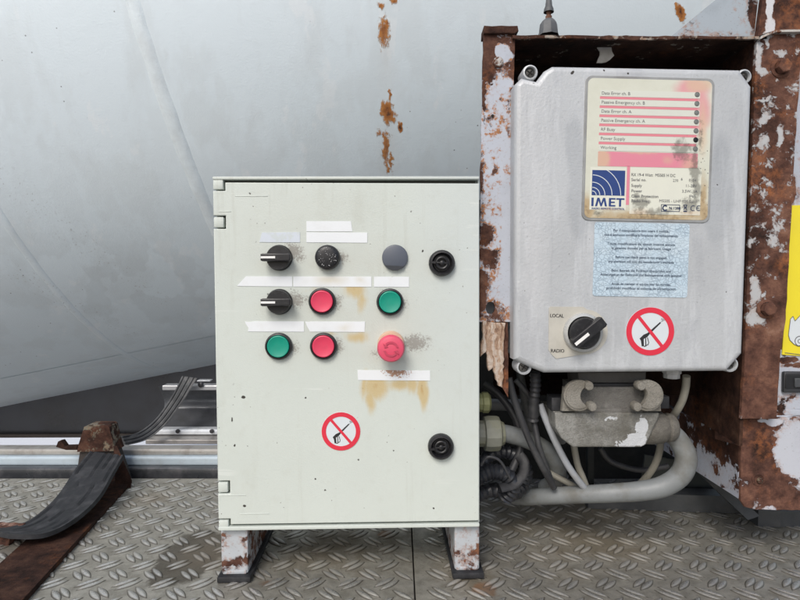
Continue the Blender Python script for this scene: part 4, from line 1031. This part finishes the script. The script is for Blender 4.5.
MB().prism(rr(589.5, 167.3, 625.8, 209.8, 0, .0005), -.00152, -.0012).build('white_field', fc_, npl, smooth=0); MB().prism(rr(629.4, 167.8, 700, 214, 0, .0008), -.00153, -.0012).build('white_field', fc_, npl, smooth=0)
blue = plain('print_blue', (.018, .048, .19), .4, var=.15)
mb = MB(); mb.prism(rr(591.5, 170.2, 624.3, 195.3, 0, .0001), -.00175, -.0014)
# emblem: square with white arcs spreading from the lower left corner
ox, oz = bL(591.5, 195.3); tx_, tz_ = bL(624.3, 170.2); sw, shh = tx_ - ox, tz_ - oz
ma = MB()
for rad in (.16, .30, .50, .78, 1.12):
    rr_ = rad * shh; pa = []; N = 26
    for a in range(N + 1):
        an_ = R(90 * a / N); pa.append((rr_ * math.cos(an_), rr_ * math.sin(an_)))
    for (ax_, az_), (bx_, bz_) in zip(pa, pa[1:]):
        if max(ax_, bx_) < sw and max(az_, bz_) < shh:
            k1, k2 = 1 + .0004 / rr_, 1 - .0004 / rr_
            ma.quad([(ox + ax_ * k1, -.00195, oz + az_ * k1), (ox + bx_ * k1, -.00195, oz + bz_ * k1), (ox + bx_ * k2, -.00195, oz + bz_ * k2), (ox + ax_ * k2, -.00195, oz + az_ * k2)])
ma.build_l('emblem_arcs', stW, npl, smooth=0)
x, z = bL(590.8, 206.2); LW, LH = .0372, .0094
for pl_ in ([(0, 0), (.065, 0), (.065, 1), (0, 1)], [(.115, 0), (.175, 0), (.215, .66), (.275, 0), (.315, 0), (.375, .66), (.415, 0), (.475, 0), (.415, 1), (.35, 1), (.295, .34), (.24, 1), (.175, 1)],
            [(.53, 0), (.73, 0), (.73, .17), (.595, .17), (.595, .42), (.71, .42), (.71, .58), (.595, .58), (.595, .83), (.73, .83), (.73, 1), (.53, 1)],
            [(.84, 0), (.905, 0), (.905, .82), (1.0, .82), (1.0, 1), (.755, 1), (.755, .82), (.84, .82)]):
    mb.prism([(x + p_ * LW, z + q_ * LH) for p_, q_ in pl_], -.0018, -.0014)
x, z = bL(591, 209.3); text_into(mb, "RADIO REMOTE CONTROL", x, z, -.00176, .0028, width=.037, bold=.0001)
mb.build_l('emblem', blue, npl, smooth=0)
tx = [(630.5, 176.2, "RX 19-4 Watt  M550S H DC", 44), (630.5, 181.2, "Serial no.", None), (630.5, 187.0, "Supply", None), (630.5, 192.4, "Power", None), (630.5, 197.5, "Class Protection", None), (630.5, 202.3, "Radio Freq.", None)]
for u, v, s, wpx in tx:
    x, z = bL(u, v); text_into(mtx, s, x, z, -.0018, .0046, width=wpx * .00113 if wpx else None, bold=.00005)
for u, v, s in ((696, 187.6, "11-28V"), (696.5, 193, "3.5W, 1A"), (695, 198, "IP65"), (696, 203.2, "M550S - UHF ISM Band")):
    x, z = bL(u, v); text_into(mtx, s, x, z, -.0018, .0045, align='RIGHT')
for k, (ua, va) in enumerate(((672, 181), (680, 179.6), (688, 180.6))):
    x, z = bL(ua, va + 1); text_into(mtx, ("270", "6", "0154")[k], x, z, -.0018, .0042)
mtx.build_l('lettering', plain('ink_dark', (.10, .105, .12), .5, var=.4, scale=400, dirt=(.36, .36, .32), dirt_amt=.6, dscale=120), npl, smooth=0)
# approval marks
mc = MB()
xa, za = bL(660.5, 204.5); xb3, zb3 = bL(679, 212.0); w_ = .0006
for (p, q, r_, s_) in ((xa, xb3, za - w_, za), (xa, xb3, zb3, zb3 + w_), (xa, xa + w_, zb3, za), (xb3 - w_, xb3, zb3, za)):
    mc.prism([(p, r_), (q, r_), (q, s_), (p, s_)], -.0018, -.0014)
cx_, cz_ = xa + .0045, (za + zb3) / 2
def arc(mb_, cx, cz, r, w, a0, a1, y=-.0018, n=14):
    for i in range(n):
        p, q = R(a0 + (a1 - a0) * i / n), R(a0 + (a1 - a0) * (i + 1) / n)
        mb_.quad([(cx + (r - w) * math.cos(p), y, cz + (r - w) * math.sin(p)), (cx + (r - w) * math.cos(q), y, cz + (r - w) * math.sin(q)), (cx + r * math.cos(q), y, cz + r * math.sin(q)), (cx + r * math.cos(p), y, cz + r * math.sin(p))])
arc(mc, cx_, cz_, .0033, .0014, 40, 320)
text_into(mc, "N 1288", cx_ + .0045, cz_ - .0014, -.0018, .0042, bold=.00012)
x, z = bL(692.5, 208.4); arc(mc, x, z, .0032, .0007, 60, 300); x, z = bL(699, 208.4); arc(mc, x - .001, z, .0032, .0007, 60, 300); mc.quad([(x - .004, -.0018, z - .0003), (x - .0015, -.0018, z - .0003), (x - .0015, -.0018, z + .0003), (x - .004, -.0018, z + .0003)])
x, z = bL(684.5, 208); 
for pts in ([(-.002, .003), (.002, .003), (.002, .0035), (-.002, .0035)], [(-.0016, .003), (-.0011, -.0022), (-.0007, -.0022), (-.0011, .003)], [(.0011, .003), (.0007, -.0022), (.0011, -.0022), (.0016, .003)], [(-.002, -.0045), (.002, -.0045), (.002, -.0033), (-.002, -.0033)], [(-.0022, -.002), (-.0018, -.0024), (.0022, .0028), (.0018, .0032)], [(.0022, -.002), (.0018, -.0024), (-.0022, .0028), (-.0018, .0032)]):
    mc.prism([(x + p, z + q) for p, q in pts], -.00181, -.0014)
mc.build_l('approval_marks', plain('ink_navy', (.02, .035, .09), .5), npl, smooth=0)

# blue notice with crazed varnish
bb = B('crazed_blue_sticker', rough=.35)
bwv = bb.vec(1, 0, 1, warp=.0006, wscale=120)
cr = bb.vor(230, 'DISTANCE_TO_EDGE', bwv).ss(.075, .02).mx(bb.vor(90, 'DISTANCE_TO_EDGE', bb.vec(1, 0, 1, warp=.003, wscale=60)).ss(.035, .005))
bc = bb.mix(bb.noise(25, 5).ss(.35, .7) * .6, (.47, .59, .68), (.55, .63, .68))
bc = bb.mix(cr * bb.noise(60, 3).ss(.3, .6) * .62, bc, (.20, .27, .34)); bb.set('Base Color', bc); bb.bump(cr.inv(), .0002)
x0_ = bL(593.5, 260)[0]; x1_ = bL(688.2, 260)[0]; z1_ = bL(641, 223)[1]; z0_ = bL(641, 296.8)[1]
ns = MB().prism(round_poly(x0_, x1_, z0_, z1_, .003), -.0006, .0001).build('notice_sticker', bb.m, rx, smooth=0)
mt = MB()
lines = [(232.0, "Per il manipolatore non usare il mobile,", 56), (236.5, "non è ammesso modificare l'impianto del radiocomando", 74), (245.3, "Toute modification du circuit interne annule", 68), (249.6, "la garantie donnée par le fabricant. Usage", 60),
         (258.6, "Before use check panel is not engaged,", 52), (263.0, "any alteration will void the manufacturer's warranty", 66), (272.0, "Beim Betrieb die Funktion überprüfen und", 60), (276.2, "Änderungen an der Elektronik sind Bedienpersonal nicht gestattet", 82),
         (285.3, "Antes de manejar el equipo leer las normas,", 60), (289.6, "prohibido modificar el sistema de alimentación", 70)]
for v, s, wpx in lines:
    x, z = bL(640.8, v); text_into(mt, s, x, z, -.0009, .0040, width=wpx * .00113, align='CENTER', bold=.00006)
mt.build_l('lettering', plain('ink_blue_grey', (.07, .10, .15), .5, var=.5, scale=500), ns, smooth=0)

# selector on its tag
tagm = plain('switch_tag', (.50, .485, .43), .45, 0, .25, 60, dirt=(.40, .38, .34), dirt_amt=.4)
pts = [bL(548.8, 308), bL(550, 306.6), bL(583, 306.8)]
cxx, czz = bL(585.5, 331.8); rad = 22.3 * .00113
pts += [(cxx + rad * math.cos(R(a)), czz + rad * math.sin(R(a))) for a in range(88, -95, -8)][0:]
pts += [bL(556, 358.6), bL(552, 355), bL(548.4, 350)]
tg = MB().prism(pts, -.0008, .0001).build('switch_tag', tagm, rx, smooth=0)
mt = MB(); x, z = bL(549.6, 317.2); text_into(mt, "LOCAL", x, z, -.001, .0058, width=.0152, bold=.00012); x, z = bL(550.3, 352.2); text_into(mt, "RADIO", x, z, -.001, .0056, width=.0150, bold=.00012)
mt.build_l('lettering', stK, tg, smooth=0)
MB().prism([bL(550.8, 302 + 17 - 1), bL(551.2, 319), bL(550.8, 319)], -.001, -.0009)
ringm = plain('chromed_ring', (.55, .56, .55), .3, .4, .3)
selector(584.6, 333.0, 220, 'black rotary switch in a pale ring between LOCAL and RADIO', rx, FB, ringm, r=15.6, L=20.5, mark=(-.02, .80))
prohibition(FB, rx, 650, 331.4, 24.4 * .00113, 0.0)
# cable gland under the box
x, z = bL(686.5, 378)
glm = plain('pale_gland', (.48, .49, .50), .5, 0, .3, 60, dirt=(.25, .23, .2), dirt_amt=.4)
GM = Matrix.Translation((x, .035, bL(686.5, 372.5)[1])) @ Matrix.Rotation(R(90), 4, 'X')
m = MB().lathe([(r_, -h_) for r_, h_ in [(.011, -.002), (.011, .006), (.0095, .007), (.0095, .012), (.006, .013), (0, .013)]], seg=10, M=GM); m.build('cable_gland', glm, rx)

# ================================================================== CONNECTOR UNDER THE BOX
YC = .69
cn = empty('plug_connector', Matrix.Identity(4), 'stained cast metal plug connector with two locking levers under the receiver box', 'connector')
def cast(name, c1, c2, white=None, k=.5):
    b = B(name, rough=.6, metal=.15); n = b.noise(26, 8, .72); f = b.noise(700, 4, .7)
    c = b.mix(n.ss(.35, .65), c1, c2); c = b.mix(f.ss(.42, .72) * k * 1.2, c, tuple(x * .35 for x in c1))
    if white:
        wf_ = (b.blobs(white[0], b.vec(warp=.006, wscale=110)) + b.noise(110, 7, .72) * 1.2).ss(.98, 1.03); c = b.mix(wf_, c, white[1])
    b.set('Base Color', c); b.bump(f + n * 2, .0012); b.set('Roughness', f * .3 + .4); return b.m
def XC(u, v, Y=YC): return WORLD.xz(u, v, Y)
hood_m = cast('hood_cast', (.33, .33, .31), (.13, .125, .105), ([(P(632, 436, YC), .019, .013, 1.2), (P(638, 424, YC), .011, .019, 1.2), (P(624, 441, YC), .018, .009, 1.2), (P(607, 416, YC), .02, .005, .6)], (.58, .60, .62)))
sh_m = cast('shell_cast', (.23, .225, .21), (.13, .125, .115)); lev_m = cast('lever_beige', (.30, .285, .25), (.20, .185, .155), k=.5)
MB().prism([XC(579, 373), XC(648, 372), XC(647, 391), XC(580, 391)], YC + .004, YC + .05, .002).build('mounting_shell', plain('shell_plate', (.10, .095, .09), .6, bump=.0005), cn)
MB().prism([XC(574, 386), XC(653, 386), XC(652, 412), XC(575, 412)], YC - .006, YC + .05, .002).build('coupling', sh_m, cn)
MB().prism([XC(580, 383), XC(646, 383), XC(646, 386.5), XC(580, 386.5)], YC - .004, YC + .03, .001).build('gasket', rubm, cn)
MB().prism([XC(552, 410.5), XC(655, 410.5), XC(655, 414), XC(642, 442), XC(637, 444.5), XC(570, 444.5), XC(559, 436), XC(553, 426)], YC - .012, YC + .055, .0022, 3).build('hood', hood_m, cn, smooth=0)
MB().prism([XC(572, 407), XC(640, 406.5), XC(640, 412), XC(572, 412)], YC - .010, YC + .05, .002).build('hood_rim', sh_m, cn)
def lever(cu, cv, s):
    q = YC * .97 / FPX; cx, cz = XC(cu, cv, YC - .02); ro = 15.8
    pts = [(ro * math.cos(R(a)), ro * math.sin(R(a))) for a in range(56, 305, 8)] + [(14.5 + 13 * math.cos(R(a)), 12.4 * math.sin(R(a))) for a in range(238, 121, -9)]
    P2 = lambda pl, k=1.0: [(cx + s * x * q * k, cz + z * q * k) for x, z in pl]
    m = MB().prism(P2(pts), YC - .022, YC - .015, .0012)
    m.prism(P2([(x * .84 - .6, z * .84) for x, z in pts]), YC - .0232, YC - .0215, .0006)
    m.prism(P2([(-16, -17), (1, -17), (0, -8), (-14, 8)]), YC - .0155, YC - .008, .001)
    o = m.build('locking_lever', lev_m, cn)
    for px_, pz_ in ((8.5, 10.5), (12, -10.5)):
        MB().lathe([(4.6 * q, YC - .016), (4.6 * q, YC - .0255), (3.9 * q, YC - .027), (0, YC - .0275)], cx + s * px_ * q, cz + pz_ * q, 20).build('lever_pin', lev_m, o)
lever(579, 395.5, 1); lever(647.5, 395.5, -1)
MB().prism([XC(551, 397), XC(566, 397), XC(566, 409.5), XC(551, 410.5)], YC - .004, YC + .02, .001).build('end_stop', rubm, cn)
MB().prism([XC(655, 396), XC(668, 396), XC(668, 408), XC(655, 408)], YC - .004, YC + .02, .001).build('end_stop', rubm, cn)
a0 = P(640, 427.5, YC + .012); rpx = YC / FPX
GMx = Matrix.Translation(a0) @ Matrix.Rotation(R(90), 4, 'Z') @ Matrix.Rotation(R(0), 4, 'X')
def xlathe(prof, M0, seg=28): return MB().lathe([(r_, -h_) for r_, h_ in prof], seg=seg, M=M0)
xlathe([(14.5 * rpx, 0), (16.5 * rpx, 3 * rpx), (17 * rpx, 12 * rpx), (16 * rpx, 22 * rpx), (13.5 * rpx, 26 * rpx), (15 * rpx, 28 * rpx), (14 * rpx, 33 * rpx), (11 * rpx, 36 * rpx), (0, 36 * rpx)], GMx).build('conduit_gland', cast('gland_cast', (.20, .19, .165), (.11, .10, .085)), cn)

# ================================================================== CONDUITS AND CABLES
grey_c = plain('grey_conduit', (.20, .215, .22), .5, 0, .25, 25, .0004, dirt=(.10, .092, .07), dirt_amt=.6, dscale=24)
def cable(name, pts, r, mt, label, cat, ridge=None, seg=14, sub=8, flat=1.0):
    o = MB().tube([P(u, v, y) for u, v, y in pts], r, seg, sub, ridge, flat).build(name, mt, smooth=50 if not ridge else 40)
    return tag(o, label, cat)
cable('conduit', [(668, 430, .705), (679, 441, .705), (686, 457, .70), (681, 474, .70), (664, 486, .705), (640, 491, .71), (612, 493, .715), (580, 494.5, .73), (548, 496, .75), (522, 497, .78), (500, 492, .80)], [.0115, .0122, .0128, .0128, .0125, .012, .0115, .011, .0108, .0105, .010], grey_c,
      'thick grey conduit looping from the plug connector down to the left', 'conduit', seg=20)
cable('conduit', [(492, 432, .73), (508, 434, .735), (528, 440, .74), (546, 450, .75), (557, 464, .76), (556, 479, .78), (545, 488, .80)], .0112, grey_c, 'short thick grey conduit bending down beside the cabinet gland', 'conduit', seg=20)
cable('conduit', [(470, 404, .80), (505, 405, .80), (530, 406, .81), (552, 418, .83), (562, 440, .86)], .008, plain('pipe_grey', (.22, .23, .24), .6, dirt=(.1, .1, .1)), 'grey pipe crossing behind the thin black cables', 'conduit')  # pipe's own mid grey, with darker dirt
wh = plain('white_cable', (.36, .38, .41), .45, dirt=(.3, .28, .25), dirt_amt=.35); bg_ = plain('beige_cable', (.27, .26, .22), .55, dirt=(.22, .2, .16), dirt_amt=.5)
cable('cable', [(540, 404, .715), (546, 420, .712), (555, 441, .712), (567, 464, .715), (578, 480, .72), (588, 492, .73)], .0042, wh, 'thin whitish cable slanting down left of the connector hood', 'cable')
cable('cable', [(573, 438, .73), (575, 452, .73), (578, 466, .73), (583, 478, .73), (588, 492, .735)], .0042, bg_, 'thin beige cable hanging under the left half of the connector hood', 'cable')
cable('cable', [(660, 436, .74), (660, 448, .74), (656, 462, .74), (649, 474, .745), (638, 486, .76)], .0045, bg_, 'thin beige cable hanging under the connector gland behind the thick conduit', 'cable')
cable('cable', [(686.5, 376, .695), (685.5, 388, .70), (682, 401, .705), (676, 412, .715), (668, 422, .74)], .0046, bg_, 'beige cable dropping from the pale gland under the receiver box', 'cable')
cable('cable', [(545, 470, .76), (557, 477, .755), (570, 484, .75), (584, 493, .75)], .004, bg_, 'short beige cable end joining the thick conduit', 'cable')
bc_ = plain('black_cable', (.035, .036, .04), .45, dirt=(.12, .12, .12), dirt_amt=.4)
cable('cable', [(509, 378, .70), (514, 398, .70), (523, 424, .70), (532, 446, .705), (542, 466, .71), (553, 486, .73)], .0042, bc_, 'longest thin black cable slanting past the corrugated sleeve', 'cable')
cable('cable', [(516, 380, .72), (527, 393, .72), (534, 405, .72)], .0036, bc_, 'short thin black cable leading into the corrugated sleeve', 'cable')
cable('cable', [(533, 416, .72), (536, 432, .715), (540, 450, .712), (547, 470, .72), (554, 488, .73)], .0038, bc_, 'thin black cable running down below the corrugated sleeve', 'cable')
cable('corrugated_sleeve', [(535, 372, .705), (535.5, 385, .707), (534, 400, .71), (533, 420, .715)], .0072, bc_, 'black corrugated sleeve hanging below the receiver box', 'sleeve', ridge=(1, .8), sub=6)
cc_ = plain('corrugated_black', (.022, .024, .030), .38, dirt=(.10, .10, .11), dirt_amt=.4)
cable('corrugated_hose', [(478, 470, .74), (490, 455, .745), (508, 452, .75), (522, 462, .75), (526, 476, .755), (518, 489, .76)], .0095, cc_, 'upper coil of black corrugated hose beside the cabinet', 'hose', ridge=(1, .82), sub=7)
cable('corrugated_hose', [(476, 478, .72), (490, 472, .725), (505, 474, .725), (513, 486, .73), (505, 498, .735)], .0105, cc_, 'lower coil of black corrugated hose on the tread plate', 'hose', ridge=(1, .84), sub=7)
cable('corrugated_hose', [(476, 496, .74), (492, 490, .745), (512, 494, .75), (524, 484, .76)], .0100, cc_, 'lowest black corrugated hose behind the cabinet edge', 'hose', ridge=(1, .84), sub=7)
cable('rubber_band', [(519, 455, .735), (524, 462, .73), (523, 474, .725), (514, 484, .72), (500, 488, .715)], .0065, rubm, 'flat black band wrapped round the hose coils', 'band', flat=.35)
cable('cable', [(481, 465, .705), (488, 457, .703), (500, 461, .703), (510, 478, .705)], .0018, bc_, 'thin black wire arching over the hose coils', 'wire')
cable('cable', [(484, 384, .77), (500, 396, .76), (516, 420, .75), (520, 448, .745), (512, 470, .74)], .0050, bc_, 'black cable curving from behind the torn flake down to the hose coils', 'cable')
cable('cable', [(520, 372, .78), (524, 395, .78), (532, 428, .78), (548, 458, .78), (566, 478, .78)], .0055, plain('grey_black_cable', (.08, .085, .09), .5, dirt=(.2, .2, .19), dirt_amt=.4), 'dim grey cable behind the thin black cables', 'cable')
cable('cable', [(600, 448, .82), (612, 462, .82), (640, 470, .82), (668, 466, .82)], .004, bc_, 'black cable sagging in the dark under the connector hood', 'cable')
# glands on the cabinet's right side
gl2 = plain('aged_gland', (.22, .225, .19), .5, 0, .3, 80, dirt=(.22, .22, .12), dirt_amt=.5)
gl3 = plain('mossy_gland', (.26, .27, .13), .6, 0, .4, 80, dirt=(.1, .1, .05), dirt_amt=.5)
p = FC.i @ P(480, 433, .735)
GMs = Matrix.Translation((p.x, .075, p.z)) @ Matrix.Rotation(R(90), 4, 'Z')
o = xlathe([(.017, -.004), (.017, .004), (.022, .005), (.023, .010), (.0225, .021), (.021, .024), (.016, .026), (.014, .030), (0, .030)], GMs, 12).build('cable_gland', gl2, cab, smooth=25)
p = FC.i @ P(479, 402, .735)
GMs = Matrix.Translation((p.x, .075, p.z)) @ Matrix.Rotation(R(90), 4, 'Z')
o = xlathe([(.012, -.004), (.012, .003), (.0135, .004), (.0135, .011), (.010, .014), (0, .014)], GMs, 10).build('cable_gland', gl3, cab, smooth=25); o['label'] = 'smaller mossy green cable gland'

# ================================================================== DARK BASE RAIL (right, under the conduit and the rusty box)
dg = plain('dark_rail_paint', (.055, .060, .066), .5, 0, .4, 30, .0005, dirt=(.10, .10, .10), dirt_amt=.4)
br = empty('base_rail', Matrix.Identity(4), 'dark grey steel base rail on the tread plate under the rusty box', 'rail')
A0, A1 = PF(588, 509), PF(742, 514); B0, B1 = PF(758, 527), PF(860, 528)
m = MB()
def railseg(m, p, q, z0, z1, t=.03):
    d = (q - p).normalized(); nn = Vector((-d.y, d.x, 0)) * t
    m.slab([Vector((p.x, p.y, z0)), Vector((q.x, q.y, z0)), Vector((q.x, q.y, z1)), Vector((p.x, p.y, z1))], nn)
railseg(m, A0, A1, .0005, .026); m.build('rear_rail', dg, br, smooth=0)
m = MB(); railseg(m, A1 + Vector((.0005, -.0005, 0)), B0, .0008, .024); m.build('corner_rail', dg, br, smooth=0)
m = MB(); railseg(m, B0 + Vector((.0005, 0, 0)), B1, .0005, .023); m.build('front_rail', dg, br, smooth=0)
m = MB(); m.slab([P(640, 495, .90), P(645, 455, .90), P(690, 462, .90), P(730, 497, .90)], (0, .004, 0)); m.build('gusset', plain('dim_steel', (.035, .042, .042), .6, dirt=(.09, .1, .1), dirt_amt=.5), br, smooth=0)
m = MB(); m.slab([P(676, 452, .84), P(684, 448, .84), P(760, 516, .79), P(748, 520, .79)], (0, .01, 0)); m.build('diagonal_strut', dg, br, smooth=0)
m = MB(); m.slab([P(588, 500, .93), P(594, 500, .93), P(594, 425, .93), P(588, 425, .93)], (0, .01, 0)); m.build('upright_strip', plain('dim_strip', (.02, .024, .024), .6), br, smooth=0)
